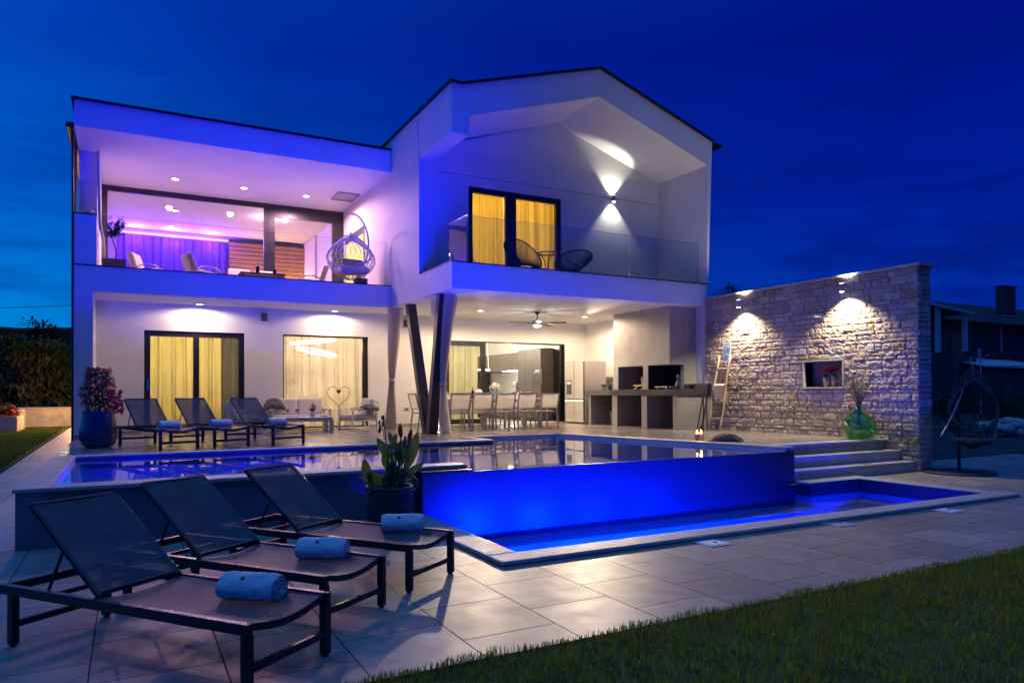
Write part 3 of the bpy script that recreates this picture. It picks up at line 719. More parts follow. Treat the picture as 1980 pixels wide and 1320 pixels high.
def put_main(y0, y1, z0, z1):
    fy, ny = max(niche[0], niche[1]) + .03, min(niche[0], niche[1]) - .03
    nz0, nz1 = niche[2] - .03, niche[3] + .03
    if y1 <= ny or y0 >= fy or z1 <= nz0 or z0 >= nz1: stone_face((SX, 0, 0), (0, 1, 0), y0, y1, z0, z1, (-1, 0, 0), .026); return
    for a, b, c_, d_ in ((y0, min(y1, ny), z0, z1), (max(y0, fy), y1, z0, z1), (max(y0, ny), min(y1, fy), z0, min(z1, nz0)), (max(y0, ny), min(y1, fy), max(z0, nz1), z1)):
        if b - a > .025 and d_ - c_ > .025: stone_face((SX, 0, 0), (0, 1, 0), a, b, c_, d_, (-1, 0, 0), .026)
courses(SY0, SY1, -.02, STOP - .0, put_main)
def put_end(a0, a1, z0, z1): stone_face((SX, SY0, 0), (1, 0, 0), a0, a1, z0, z1, (0, -1, 0), .04)
courses(0, .345, -.02, STOP, put_end)
o = sb.build('ashlar_facing', 'ashlar', swl, fix=False)
ca = o.data.color_attributes.new('tint', 'FLOAT_COLOR', 'POINT')
ca.data.foreach_set('color', np.array([(a, b, c_, 1) for a, b, c_ in tints], 'f').ravel())
cx0, cx1 = SX + .02, 11.885
m = MB(); fy, ny = max(niche[:2]), min(niche[:2])
m.box(cx0, SY0 + .02, -.05, cx1, ny, STOP - .001); m.box(cx0, fy, -.05, cx1, SY1 - .003, STOP - .001); m.box(cx0, ny, -.05, cx1, fy, niche[2]); m.box(cx0, ny, niche[3], cx1, fy, STOP - .001); m.box(cx1 - .03, ny, niche[2], cx1 - .001, fy, niche[3])
m.build('core', 'concrete', swl)
m = MB(); m.box(SX - .05, SY0 - .06, STOP, 11.97, SY1 - .003, STOP + .045); m.build('coping', 'coping_stone', swl, bevel=.006)
m = MB(); m.box(SX - .045, ny - .03, niche[2] - .028, SX + .22, fy + .03, niche[2]); m.box(SX - .045, ny - .03, niche[3], SX + .22, fy + .03, niche[3] + .028); m.box(SX - .043, ny - .03, niche[2], SX + .22, ny, niche[3]); m.box(SX - .043, fy, niche[2], SX + .22, fy + .03, niche[3])
m.build('niche_frame', 'step_stone', swl, bevel=.004)
# ================================================================= LAMPS
WARM = (1., .78, .52); SOFT = (1., .71, .45)
def downlight(p, power, label, group, col=WARM, em='led_warm', r=.085, cone=176, surf=True):
    t = thing('downlight', label, 'ceiling light', (p[0], p[1], p[2]), group=group)
    MB().lathe([(r * .78, 0), (r * 1.15, 0), (r * 1.15, -.012), (r * .98, -.03), (r * .86, -.03), (r * .86, -.012), (r * .78, -.012)], n=24).build('ring', 'white_metal', t, smooth=False)
    MB().lathe([(.0, -.008), (r * .84, -.008), (r * .84, -.018), (.0, -.02)], n=24).build('lens', em, t)
    lamp('SPOT', (p[0], p[1], p[2] - .05), power, col, r * .8, (p[0], p[1], p[2] - 2), cone, .25, t)
    return t
G1 = 'ceiling lights over the upper left balcony'
for (u, v), l in zip(((339, 344.5), (472, 362), (592, 377.5)), ('round ceiling light over the upper left balcony, nearest the outer corner', 'middle ceiling light of three over the upper left balcony', 'ceiling light over the upper left balcony nearest the hanging chair')):
    downlight(at(u, v, Z=6.391), 330, l, G1, (1., .52, .68))
for (u, v), l in zip(((339, 406), (330, 436)), ('round ceiling light inside the violet-lit upstairs lounge, near the glass', 'round ceiling light deep inside the upstairs lounge, near the violet-lit curtain')):
    downlight(at(u, v, Z=6.39), 45, l, 'ceiling lights inside the upstairs lounge', (.75, .45, 1.))
for (u, v), l in zip(((384, 588.5), (643, 601)), ('surface ceiling light above the curtained patio door', 'surface ceiling light above the picture window with the sheer curtain')):
    p = at(u, v, Z=ZS); downlight((p.x, 16.6, ZS - .001), 88, l, 'ceiling lights under the left balcony', SOFT)
for (u, v), l in zip(((929, 598.5), (1131, 610.5)), ('round ceiling light under the gabled box between the drapes and the fan', 'round ceiling light under the gabled box near the fridge corner')):
    p = at(u, v, Z=ZS); t = downlight((p.x, p.y, ZS - .001), 330, l, 'ceiling lights under the gabled box', SOFT)
    # extra narrow flood added below the fixture to brighten deck, loungers and lawn
    lamp('SPOT', (p.x, p.y - .02, ZS - .06), 1100 if u < 1000 else 2600, (1., .78, .52), .06, ((2.9, 4.4, 0) if u < 1000 else (5.0, 2.0, 0)), 40, 1., t)

def updown(loc, nrm, label, pd, pu, cone, col, group=None, blend=.12, off=.10, tilt=.12):
    """cylindrical wall light throwing one beam up and one down"""
    t = thing('wall_light', label, 'wall light', loc, group=group); nv = Vector(nrm)
    b = MB(); b.lathe([(.0, -.075), (.045, -.075), (.045, .075), (.0, .075)], nv * off, 20); b.build('body', 'grey_metal', t, bevel=.003)
    b = MB(); b.bar(nv * -.01, nv * (off - .03), .03, .05); b.build('bracket', 'grey_metal', t)
    b = MB(); b.lathe([(.0, -.079), (.036, -.079), (.036, -.076), (.0, -.076)], nv * off, 16); b.lathe([(.0, .076), (.036, .076), (.036, .079), (.0, .079)], nv * off, 16); b.build('lens', 'led_white', t)
    c = Vector(loc) + nv * off
    lamp('SPOT', c - Vector((0, 0, .085)), pd, col, .015, c - Vector((0, 0, 2)) + nv * -tilt, cone, blend, t)
    lamp('SPOT', c + Vector((0, 0, .085)), pu, col, .015, c + Vector((0, 0, 2)) + nv * -tilt, cone, blend, t)
    return t
p = at(1182, 386, Y=YG); updown(p, (0, -1, 0), 'small wall light with beams up and down beside the gable balcony door', 52, 60, 96, (1., .96, .76), None, .42, .10, .75)
for (u, v), l in zip(((1438, 588), (1638, 557)), ('up-and-down wall light on the stone wall above the ladder', 'up-and-down wall light on the stone wall above the niche')):
    p = at(u, v, X=SX - .06); updown((SX - .02, p.y, p.z), (-1, 0, 0), l, 300, 90, 124, (1., .84, .53), 'wall lights on the stone wall', .6, .19)
# bulb on the corner wall by the fridge
p = at(1248, 662, X=XR - .01)
t = thing('wall_light', 'bare bright wall lamp on the cream wall above the fridge', 'wall light', (XR, p.y, p.z))
b = MB(); b.lathe([(.0, 0), (.05, 0), (.05, -.02), (.02, -.03), (.0, -.03)], axis='x', n=16); b.bar((-.02, 0, 0), (-.12, 0, .0), .02); b.build('bracket', 'chrome', t)
MB().ball((-.15, 0, 0), .045).build('bulb', 'led_warm', t, smooth=True)
lamp('POINT', (XR - .22, p.y - .02, p.z + .02), 170, (1., .66, .32), .05, parent=t)
# ground spot at the foot of the posts
t = thing('ground_spot', 'small uplight on the terrace between the feet of the slanted posts', 'ground light', (5.62, 13.55, T))
MB().lathe([(.0, 0), (.06, 0), (.06, .03), (.0, .03)], n=16).build('housing', 'chrome', t)
MB().lathe([(.0, .03), (.045, .03), (.045, .034), (.0, .034)], n=16).build('lens', 'led_white', t)
lamp('SPOT', (5.62, 13.55, T + .05), 22, (1., .9, .6), .03, (5.6, 13.7, 2.), 90, .6, t)
# rooms
def room_lamp(loc, power, col, label, r=.18, em='led_warm'):
    t = thing('room_lamp', label, 'ceiling lamp', loc)
    MB().lathe([(.0, 0), (r, 0), (r, -.05), (.0, -.055)], n=24).build('shade', em, t)
    lamp('POINT', (loc[0], loc[1], loc[2] - .22), power, col, .12, parent=t)
room_lamp((1.3, 19.4, ZS - .03), 190, (1., .80, .30), 'flat ceiling lamp in the bedroom behind the yellow sheer curtain')
room_lamp((7.6, 16.2, 5.99), 250, (1., .74, .18), 'flat ceiling lamp behind the gold curtain of the gable room')
room_lamp((8.6, 20.0, ZS - .03), 650, (1., .84, .62), 'flat ceiling lamp in the open kitchen')
room_lamp((3.6, 21.2, 6.38), 38, (1., .62, .9), 'flat ceiling lamp in the upstairs lounge, over the seating', em='led_violet')
# chandelier of two tilted rings behind the sheer curtain
c0 = at(606, 670, Y=19.0)
t = thing('ring_chandelier', 'glowing chandelier of two tilted rings behind the cream sheer curtain', 'chandelier', (c0.x, 19.0, ZS - .03))
for k, (r_, dz, ti, dx) in enumerate(((.56, c0.z - ZS + .13, .16, 0.0), (.50, c0.z - ZS - .14, -.34, .08))):
    ps = [(dx + r_ * math.cos(a), r_ * math.sin(a), dz + .03 + ti * r_ * math.cos(a) * .6) for a in [2 * PI * i / 40 for i in range(40)]]
    MB().tube(ps, .028, 8, closed=True).build('ring', 'ring_light', t, smooth=True)
m = MB()
for a in (0, 2.1, 4.2): m.tube([(0, 0, 0), (.5 * math.cos(a), .5 * math.sin(a), c0.z - ZS + .15)], .003, 5)
m.build('cable', 'chrome', t)
lamp('POINT', (c0.x, 19.3, c0.z + .1), 190, (1., .80, .55), .3, parent=t)
# kitchen strip under the wall cabinets, lounge strips
def strip(x0, y0, z0, x1, y1, z1, em, label, power, col, off, size=.3):
    t = thing('led_strip', label, 'light strip', ((x0 + x1) / 2, (y0 + y1) / 2, (z0 + z1) / 2))
    q = MB().box(x0 - t.location.x, y0 - t.location.y, z0 - t.location.z, x1 - t.location.x, y1 - t.location.y, z1 - t.location.z); q.build('diffuser', em, t)
    n_ = max(1, round(max(x1 - x0, y1 - y0) / 1.1))
    for i in range(n_):
        f = (i + .5) / n_
        lamp('POINT', (x0 + (x1 - x0) * f + off[0], y0 + (y1 - y0) * f + off[1], (z0 + z1) / 2 + off[2]), power / n_, col, .06, parent=t)
# unseen lamp added for the side windows' glow on path, lawn and shrubs
t = thing('wall_light', 'unseen lamp added on the side wall of the house, round the left corner, for the glow of its windows', 'wall light', (XL - .02, 22.0, 2.7))
b = MB(); b.lathe([(.0, -.1), (.06, -.1), (.06, .1), (.0, .1)], (-.1, 0, 0), 16); b.build('body', 'grey_metal', t); MB().ball((-.1, 0, -.12), .05).build('lens', 'led_warm', t)
lamp('POINT', (XL - .35, 22.0, 2.5), 110, (1., .62, .30), .08, parent=t)

t = thing('tree_fill_lamp', 'unseen post lamp added behind the house corner to light the trees', 'garden lamp', (-1.0, 33, 0))  # out of view, added only to warm the trees with orange light
MB().tube([(0, 0, 0), (0, 0, 2.0)], .035, 10).build('post', 'dark_metal', t); MB().ball((0, 0, 2.1), .12).build('globe', 'led_warm', t, smooth=True)
lamp('POINT', (-1.3, 33, 2.1), 1300, (1., .50, .16), .12, parent=t)
# ================================================================= CURTAINS AND ROOMS SEEN THROUGH THE GLASS
def curtain(name, label, x0, x1, z0, z1, y, m, folds=10, amp=.035, seed=0, group=None, slack=None):
    rg = random.Random(seed); ph = [rg.uniform(0, 6) for _ in range(4)]
    def fn(u, v):
        a = u * folds * 2 * PI
        w = math.sin(a + ph[0] + .8 * math.sin(u * 9 + ph[1])) + .45 * math.sin(a * 1.7 + ph[2] + v * 1.2) + .25 * math.sin(a * .43 + ph[3])
        return ((x0 + (x1 - x0) * (u + .012 * math.sin(a * .5 + v * 3 + ph[1]) * (1 - v))) - xc, amp * w * (.55 + .45 * (1 - v)), z0 + (z1 - z0) * v - z0)
    xc = (x0 + x1) / 2
    o = MB().grid(fn, int(folds * 14), 8).build(name, m, smooth=True, fix=False, loc=(xc, y, z0))
    tag(o, label, 'curtain', group); return o
curtain('sheer_curtain', 'yellowish sheer curtain behind the left patio door', W1[0] - .05, W1[1] - .42, T + .03, 3.2, YW + .38, 'sheer_yellow', 9, .05, 1)
curtain('dark_curtain', 'dark heavy curtain at the right edge of the left patio door', W1[1] - .46, W1[1] + .1, T + .03, 3.2, YW + .33, 'curtain_dark', 4, .04, 2)
curtain('sheer_curtain', 'cream sheer curtain behind the large picture window', W2[0] - .05, W2[1] + .1, T + .03, 3.2, YW + .38, 'sheer_cream', 11, .05, 3)
curtain('lined_curtain', 'olive curtain behind the fixed glass beside the kitchen opening', W3[0] - .1, 8.36, T + .03, 3.2, YW + .38, 'curtain_green', 7, .05, 4)
curtain('gold_curtain', 'gold curtain behind the left leaf of the gable door', GD[0] + .02, at(985, 440, Y=YG).x, ZF + .03, 5.95, YG + .30, 'curtain_gold', 6, .055, 5, 'gold curtains behind the gable door')
curtain('gold_curtain', 'gold curtain behind the right leaf of the gable door', at(998, 440, Y=YG).x, GD[1] - .02, ZF + .03, 5.95, YG + .30, 'curtain_gold', 5, .055, 6, 'gold curtains behind the gable door')
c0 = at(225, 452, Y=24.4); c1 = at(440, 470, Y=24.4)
curtain('violet_glow_curtain', 'curtain along the back of the upstairs lounge, violet light tinted into its cloth', c0.x, c1.x, ZF + .02, 6.2, 24.45, 'curtain_violet_glow', 16, .05, 7)
strip(c0.x, 24.2, 6.2, c1.x, 24.24, 6.22, 'led_violet', 'violet light strip above the lounge curtain', 520, (.20, .045, 1.), (0, -.12, -.1))
# slatted wood wall with amber shelf light
a = at(443, 455, Y=24.3); b_ = at(606, 490, Y=24.3)
t = thing('slatted_wall_panel', 'wall panel of warm horizontal wood slats in the upstairs lounge', 'wall panel', (a.x, 24.4, ZF))
m = MB(); z = .9
while z < 2.45:
    m.box(.02, -.03, z, b_.x - a.x, .03, z + .115); z += .135
m.build('slats', 'wood_warm', t, bevel=.004)
MB().box(.0, .032, 0, b_.x - a.x + .02, .06, 2.6).build('backing', 'cabinet_dark', t)
MB().box(.02, -.35, .0, b_.x - a.x, .03, .55).build('sideboard', 'wood_warm', t)
strip(a.x + .2, 24.2, ZF + .8, b_.x - .1, 24.24, ZF + .82, 'led_yellow', 'amber light strip along the shelf under the wood slats', 170, (1., .55, .12), (0, -.12, .05))
t = thing('wall_spot', 'small bright spot lamp on the wood slat wall', 'wall light', at(570, 458, Y=24.25)); 
MB().lathe([(.0, 0), (.04, 0), (.04, .1), (.0, .1)], n=12).build('body', 'chrome', t); MB().ball((0, 0, -.01), .035).build('bulb', 'led_warm', t)
lamp('SPOT', (t.location.x, 24.15, t.location.z + .12), 40, (1., .7, .4), .03, (t.location.x, 24.4, ZF + 1.2), 120, .6, t)
q = at(541, 428, Y=22.2)
t = thing('pendant_lamp', 'pale greenish pendant lamp of glass discs in the upstairs lounge', 'pendant', (q.x, 22.2, 6.39))
m = MB()
for dx in (-.26, 0, .24): m.ball((dx, .05 * dx, q.z - 6.39 + .05 * abs(dx)), (.15, .15, .05))
m.build('discs', 'pendant_glow', t, smooth=True); m = MB()
for dx in (-.26, 0, .24): m.tube([(dx, 0, 0), (dx, 0, q.z - 6.39 + .03)], .006, 6)
m.build('rods', 'chrome', t)
a = at(607, 440, Y=23.0); b_ = at(640, 440, Y=23.0)
m = MB(); m.box(a.x, 22.9, ZF + .01, XB - .01, 24.7, 6.38); o = m.build('chimney_breast', 'room_paint', H)
tag(MB().box(-.06, -.09, -.09, .06, .09, .12).build('loudspeaker', 'black_plastic', loc=at(640, 449, Y=22.6), bevel=.01), 'black loudspeaker on the inner wall of the upstairs lounge', 'loudspeaker')

# kitchen
t = thing('kitchen_units', 'taupe kitchen units with marble splashback and built-in oven', 'kitchen', (10.3, 20, T))
def kb(name, m, x0, y0, z0, x1, y1, z1, bev=.003): return MB().box(x0 - 10.3, y0 - 20, z0 - T, x1 - 10.3, y1 - 20, z1 - T).build(name, m, t, bevel=bev)
y_b, y_c = at(1031, 700, X=10.3).y, at(961, 760, X=10.3).y
for k in range(3): kb('tall_unit', 'cabinet', 10.3, YW + .36 + k * .45, T + .1, 11.55, YW + .36 + k * .45 + .444, 2.60)
kb('wall_unit', 'cabinet', 10.35, y_b + .2, 2.02, 11.55, y_c + 2.5, 2.55)
kb('base_unit', 'cabinet', 10.32, y_b + .2, T + .1, 11.55, y_c + 2.5, 1.30)
kb('worktop', 'white_ceramic', 10.28, y_b + .2, 1.302, 11.55, y_c + 2.5, 1.34)
kb('splashback', 'white_ceramic', 11.2, y_b + .2, 1.342, 11.25, y_c + .3, 2.018)
kb('end_unit', 'cabinet_dark', 8.3, 23.0, T + .1, 11.5, 23.55, 2.4)
kb('plinth', 'cabinet_dark', 10.4, YW + .36, T, 11.5, y_c + 2.5, T + .1)
for k in range(4): kb('unit_joint', 'cabinet_dark', 10.296, YW + .36 + k * .45 - .004, T + .1, 10.2995, YW + .36 + k * .45 + .002, 2.6, 0)
oy = at(1040, 722, X=10.3).y
ov = kb('oven', 'black_plastic', 10.285, oy - .25, 1.55, 10.299, oy + .25, 2.02)
MB().bar((-.03, oy - 20 - .2, 1.4), (-.03, oy - 20 + .2, 1.4), .02).build('handle', 'chrome', ov)
MB().box(-.02, oy - 20 - .12, 1.44, -.0155, oy - 20 + .12, 1.48).build('display', 'sign_white', ov)
strip(10.5, y_b + .25, 2.0, 10.53, y_c, 2.012, 'led_white', 'white light strip under the kitchen wall units', 170, (1., .95, .85), (-.02, 0, -.05))
q = at(1018, 740, X=10.6)
t = thing('kitchen_tap', 'arched chrome kitchen tap on the worktop by the window', 'tap', (10.6, q.y, 1.34))
MB().tube([(0, 0, 0), (0, 0, .25)] + [(0, -.09 + .09 * math.cos(a), .25 + .09 * math.sin(a)) for a in [PI * i / 8 for i in range(1, 9)]] + [(0, -.18, .18)], .014, 8).build('spout', 'chrome', t, smooth=True)
q = at(998, 748, X=10.5)
t = thing('coffee_machine', 'compact chrome coffee machine on the kitchen worktop', 'coffee machine', (10.55, q.y, 1.34))
MB().box(-.12, -.12, 0, .12, .12, .05).build('base', 'grey_plastic', t, bevel=.01); MB().box(.0, -.12, .05, .12, .12, .32).build('body', 'chrome', t, bevel=.02); MB().box(-.12, -.1, .22, .0, .1, .32).build('head', 'grey_metal', t, bevel=.01); MB().bar((-.1, 0, .2), (-.26, 0, .19), .02).build('handle', 'black_plastic', t)
q = at(945, 715, Y=19.5)
t = thing('pendant_lamp', 'thin white rod pendant hanging in the kitchen opening', 'pendant', (q.x, 19.5, ZS - .03))
m = MB(); m.bar((-.06, 0, 0), (0, 0, q.z - ZS + .05), .02); m.build('rod', 'white_metal', t); m = MB(); m.bar((-.5, 0, q.z - ZS + .03), (.03, 0, q.z - ZS + .03), .03, .02); m.build('bar', 'led_white', t)
# window over the sink
MB().box(10.98, y_b + .9, 1.5, 11.19, y_b + 1.6, 2.0).build('kitchen_window', 'frame_metal', H)
# standing lamp behind the picture window
q = at(562, 745, Y=18.2)
t = thing('floor_lamp', 'floor lamp with a tall drum shade behind the cream sheer curtain', 'lamp', (q.x, 18.2, T))
MB().lathe([(.19, 0), (.19, .62)], (0, 0, 1.05), 24).build('shade', 'cream_fabric', t); MB().tube([(0, 0, 0), (0, 0, 1.2)], .012, 8).build('stand', 'dark_metal', t); MB().lathe([(.0, 0), (.14, 0), (.14, .02), (.0, .02)], n=20).build('base', 'dark_metal', t)
# sofa, shelf and picture dimly seen through the cream sheer
t = thing('indoor_sofa', 'pale sofa dimly visible through the cream sheer curtain', 'sofa', (4.6, 18.8, T))
MB().box(-.5, -.4, .1, .6, .4, .45).build('seat', 'cream_fabric', t, bevel=.05); MB().box(-.5, .25, .45, .6, .45, .85).build('backrest', 'cream_fabric', t, bevel=.05)
tag(MB().box(-.22, -.02, -.3, .22, .02, .3).build('framed_picture', 'terracotta', loc=(5.35, 21.47, 2.0)), 'reddish framed picture on the wall behind the cream sheer curtain', 'picture')
t = thing('wall_shelf', 'wall shelf faintly visible through the cream sheer curtain', 'shelf', (4.9, 21.35, 2.0)); MB().box(-.7, -.15, 0, .3, .14, .05).build('board', 'wood_light', t); MB().box(-.6, -.1, .05, .1, .1, .22).build('row_of_books', 'terracotta', t)
t = thing('bed', 'bed with pillows dimly seen through the yellow sheer curtain', 'bed', (1.9, 19.2, T))
MB().box(-.9, -.9, .1, .7, .9, .5).build('mattress', 'cream_fabric', t, bevel=.06); MB().obox((.45, -.5, .68), (.2, .6, .4), (0, -.4, 0)).build('pillow', 'cream_fabric', t, bevel=.07); MB().obox((.45, .4, .68), (.2, .6, .4), (0, -.4, 0)).build('pillow', 'cream_fabric', t, bevel=.07)
# ================================================================= SUN LOUNGERS AND TOWELS
LW, LL, LH = .585, 1.76, .325
HG = 1.02                                   # hinge distance from the foot end
def make_lounger(label, group):
    """foot end at y = 0, head toward +y, origin at the foot-left corner on the floor"""
    t = thing('sun_lounger', label, 'sun lounger', group=group)
    f = MB(); s = .038
    for x in (s / 2, LW - s / 2): f.box(x - s / 2, 0, LH - .05, x + s / 2, LL, LH)
    f.box(s, LL - .034, LH - .049, LW - s, LL, LH - .002)
    f.build('frame', 'lounger_metal', t, bevel=.004)
    ft = MB(); ft.grid(lambda u, v: (s * .5 + (LW - s) * u, .018 + .004 * math.cos(v * 2 * PI), LH - .012 - .045 * math.sin(PI * u) + .019 * math.sin(v * 2 * PI)), 14, 8); ft.build('foot_bar', 'lounger_metal', t, smooth=True)
    for x in (0, LW - .042):
        for y in (.0, LL - .12):
            MB().box(x, y, .012, x + .042, y + .042, LH - .0505).build('leg', 'lounger_metal', t, bevel=.003)
            MB().lathe([(.0, 0), (.017, 0), (.017, .012), (.0, .012)], (x + .021, y + .021, 0), 10).build('glide', 'black_plastic', t)
    b = MB(); b.box(.0425, .004, .10, LW - .0425, .036, .135); b.build('stretcher', 'lounger_metal', t, bevel=.003)
    b = MB(); b.box(.0425, LL - .118, .10, LW - .0425, LL - .086, .135); b.box(s, HG + .36, LH - .045, LW - s, HG + .38, LH - .02); b.build('stretcher', 'lounger_metal', t, bevel=.003)
    sag = lambda u: -.045 * math.sin(PI * u)
    q = MB(); q.grid(lambda u, v: (s * .6 + (LW - 1.2 * s) * u, .02 + (HG - .02) * v, LH - .004 + sag(u) * (.95 - .45 * v) - .004 * math.sin(PI * v)), 14, 14); q.build('seat_sling', 'sling', t, smooth=True)
    an = R(38.5); bl = .685; c, sn = math.cos(an), math.sin(an)
    P = lambda x, r, h=0: (x, HG + r * c - h * sn, LH + .0 + r * sn + h * c)
    br = MB()
    for x in (.05, LW - .05): br.bar(P(x, 0), P(x, bl), .024, .024)
    br.bar(P(.04, bl), P(LW - .04, bl), .024, .024); br.bar(P(.05, .02), P(LW - .05, .02), .022, .022); br.build('back_frame', 'lounger_metal', t, bevel=.003)
    q = MB(); q.grid(lambda u, v: P(.05 + (LW - .1) * u, .012 + (bl + .004) * v, .014 + .6 * sag(u) * (1 - .8 * v)), 12, 12); q.build('back_sling', 'sling', t, smooth=True)
    for x in (.06, LW - .06):
        MB().bar(P(x, .36, -.015), (x, HG + .42, LH - .03), .012, .012).build('strut', 'lounger_metal', t)
    return t
def make_towel(label, group, end_dark):
    t = thing('rolled_towel', label, 'towel', group=group)
    b = MB(); rgt = random.Random(3)
    def fn(u, v):
        a = 2 * PI * u; r = .086 * (1 + .05 * math.sin(2 * a + 1) + .02 * math.sin(5 * a)) ; x = -.155 + .31 * v
        r *= 1 - .10 * (2 * v - 1) ** 8
        k = .72 if math.sin(a) < -.6 else .88
        nz = .006 * noise.noise(Vector((x * 14, a * 1.5, 2))) + .004 * noise.noise(Vector((x * 40, a * 4, 5)))
        return (x + .006 * noise.noise(Vector((a * 2, v, 8))), (r + nz) * 1.05 * math.cos(a), .075 + (r + nz) * k * math.sin(a))
    b.grid(fn, 64, 40)
    b.build('roll', 'towel', t, smooth=True)
    for sx in (-1, 1):
        pts = []
        for i in range(60):
            a = i * .36; r = .010 + .066 * i / 60; pts.append((sx * (.150 + .003 * math.sin(i)), r * math.cos(a), .075 + r * .85 * math.sin(a)))
        m = MB(); m.tube(pts, .0055, 5); m.lathe([(.0, 0), (.068, 0), (.068, -.004 * sx), (.0, -.004 * sx)], (sx * .146, 0, .076), 20, axis='x'); m.build('rolled_edge', 'towel', t, smooth=True)
    bd = MB(); pts = []
    for k in range(10):
        a = k * PI / 5; rr = .018 if k % 2 == 0 else .008
        x, an = -.02 + rr * math.cos(a), R(132) + rr * math.sin(a) / .085
        pts.append((x, .0885 * math.cos(an), .075 + .0795 * math.sin(an)))
    bd.add(pts + [(-.02, .0895 * math.cos(R(132)), .075 + .0805 * math.sin(R(132)))], [(k, (k + 1) % 10, 10) for k in range(10)]); bd.build('badge', 'badge', t); return t
GA, GB = 'loungers on the lower deck', 'loungers on the terrace'
lo = make_lounger('dark mesh sun lounger on the lower deck, nearest of the three foreground loungers', GA)
tw = make_towel('rolled pale towel with a dark badge on the nearest foreground lounger', 'rolled towels on the deck loungers', False)
spots = [((.462, 3.326), 38, 'dark mesh sun lounger on the lower deck, nearest of the three foreground loungers', 'rolled pale towel with a dark badge on the nearest foreground lounger'),
         ((.965, 3.997), 36.5, 'dark mesh sun lounger on the lower deck, between the two other foreground loungers', 'rolled pale towel on the middle foreground lounger'),
         ((1.668, 4.544), 35.8, 'dark mesh sun lounger on the lower deck beside the wicker planter', 'rolled pale towel on the foreground lounger beside the wicker planter')]
for k, (xy, an, lb, tl) in enumerate(spots):
    o = lo if k == 0 else copy_tree(lo, label=lb)
    o.location = (*xy, 0); o.rotation_euler = (0, 0, R(an))
    w_ = tw if k == 0 else copy_tree(tw, label=tl)
    p = at(*((488, 1158), (625, 1080), (779, 1028))[k], Z=LH - .04)
    w_.location = (p.x, p.y, LH - .052); w_.rotation_euler = (0, 0, R((-40, -30, -27)[k]))
spots = [((.40, 11.62), 19, 'dark mesh sun lounger on the terrace beside the blue planter', 'rolled towel on the terrace lounger beside the blue planter'),
         ((1.15, 11.75), 19, 'dark mesh sun lounger on the terrace, middle of the row by the pool edge', 'rolled towel on the middle terrace lounger'),
         ((2.03, 11.85), 19, 'dark mesh sun lounger on the terrace in front of the coffee table', 'rolled towel on the terrace lounger in front of the coffee table')]
for k, (xy, an, lb, tl) in enumerate(spots):
    o = copy_tree(lo, (*xy, T), R(an), lb); o['group'] = GB
    M = Matrix.Rotation(R(an), 3, 'Z'); p = Vector((*xy, T)) + M @ Vector((LW / 2, .40, 0))
    w_ = copy_tree(tw, (p.x, p.y, T + LH - .042), R(an + (4, -3, 2)[k]), tl); w_['group'] = 'rolled towels on the terrace loungers'

# ================================================================= PLANTERS
def flower(b, p, d, r, n=5, rg=random):
    d = Vector(d).normalized(); a = d.orthogonal().normalized(); c = d.cross(a); a0 = rg.uniform(0, 6)
    for k in range(n):
        t = a0 + 2 * PI * k / n; q = a * math.cos(t) + c * math.sin(t)
        b.leaf(Vector(p), q + d * .35, r, r * .85, up=d, bend=.25, n=2, fold=.1)
p = Vector((-.42, 13.05, T))
pt = thing('plant_pot', 'tall rounded pot with shiny dark blue glaze at the terrace corner', 'pot', p)
MB().lathe([(.0, .0), (.17, .0), (.235, .05), (.268, .16), (.262, .30), (.232, .48), (.222, .56), (.225, .575), (.205, .575), (.20, .52), (.0, .50)], n=40).build('body', 'glaze_blue', pt, smooth=True)
MB().lathe([(.0, .0), (.2, .0), (.2, .01), (.0, .015)], (0, 0, .515), 24).build('soil', 'soil', pt)
pl = thing('flowering_plant', 'bushy plant with pink and red blossoms climbing above the blue pot', 'plant', p + Vector((0, 0, .52)))
rg = random.Random(11); fo = MB(); fp = MB(); fr_ = MB(); stx = MB()
for k in range(9):
    x0, y0 = rg.uniform(-.08, .08), rg.uniform(-.08, .08); pts = []
    x1, y1, h = rg.uniform(-.26, .22), rg.uniform(-.2, .2), rg.uniform(.45, .72)
    for i in range(6): f = i / 5; pts.append((x0 + (x1 - x0) * f ** 1.5, y0 + (y1 - y0) * f ** 1.5, h * f))
    stx.tube(pts, [.006 - .0008 * i for i in range(6)], 5)
for k in range(1900):
    z = rg.uniform(.0, .74); wd = .25 * (1 - .35 * abs(z - .33) / .33) if z > .1 else .2
    a = rg.uniform(0, 2 * PI); r = wd * math.sqrt(rg.random())
    q = Vector((r * math.cos(a), r * math.sin(a), z)); d = Vector((math.cos(a), math.sin(a), rg.uniform(-.5, .6)))
    fo.leaf(q, d, rg.uniform(.04, .075), rg.uniform(.02, .036), bend=rg.uniform(.1, .6), n=3)
for (dx, dz) in ((-.20, .40), (-.24, .33), (.22, .30), (.26, .22), (.2, .12), (.27, .10)):
    for k in range(14):
        a = rg.uniform(0, 2 * PI); q = Vector((dx + rg.uniform(-.07, .07), rg.uniform(-.12, .12), dz + rg.uniform(-.06, .06))); fo.leaf(q, (rg.uniform(-1, 1), rg.uniform(-1, 1), rg.uniform(-.3, .6)), .05, .026, n=3)
for k in range(62):
    z = rg.uniform(.05, .74); a = rg.uniform(-PI, PI); wd = .27 * (1 - .3 * abs(z - .33) / .33)
    q = Vector((wd * math.cos(a) + (.06 if math.cos(a) > 0 and z < .4 else 0), wd * math.sin(a), z))
    flower(fp if (q.x < .02 or rg.random() < .4) else fr_, q, (math.cos(a), math.sin(a), rg.uniform(-.2, .5)), rg.uniform(.03, .048), rg=rg)
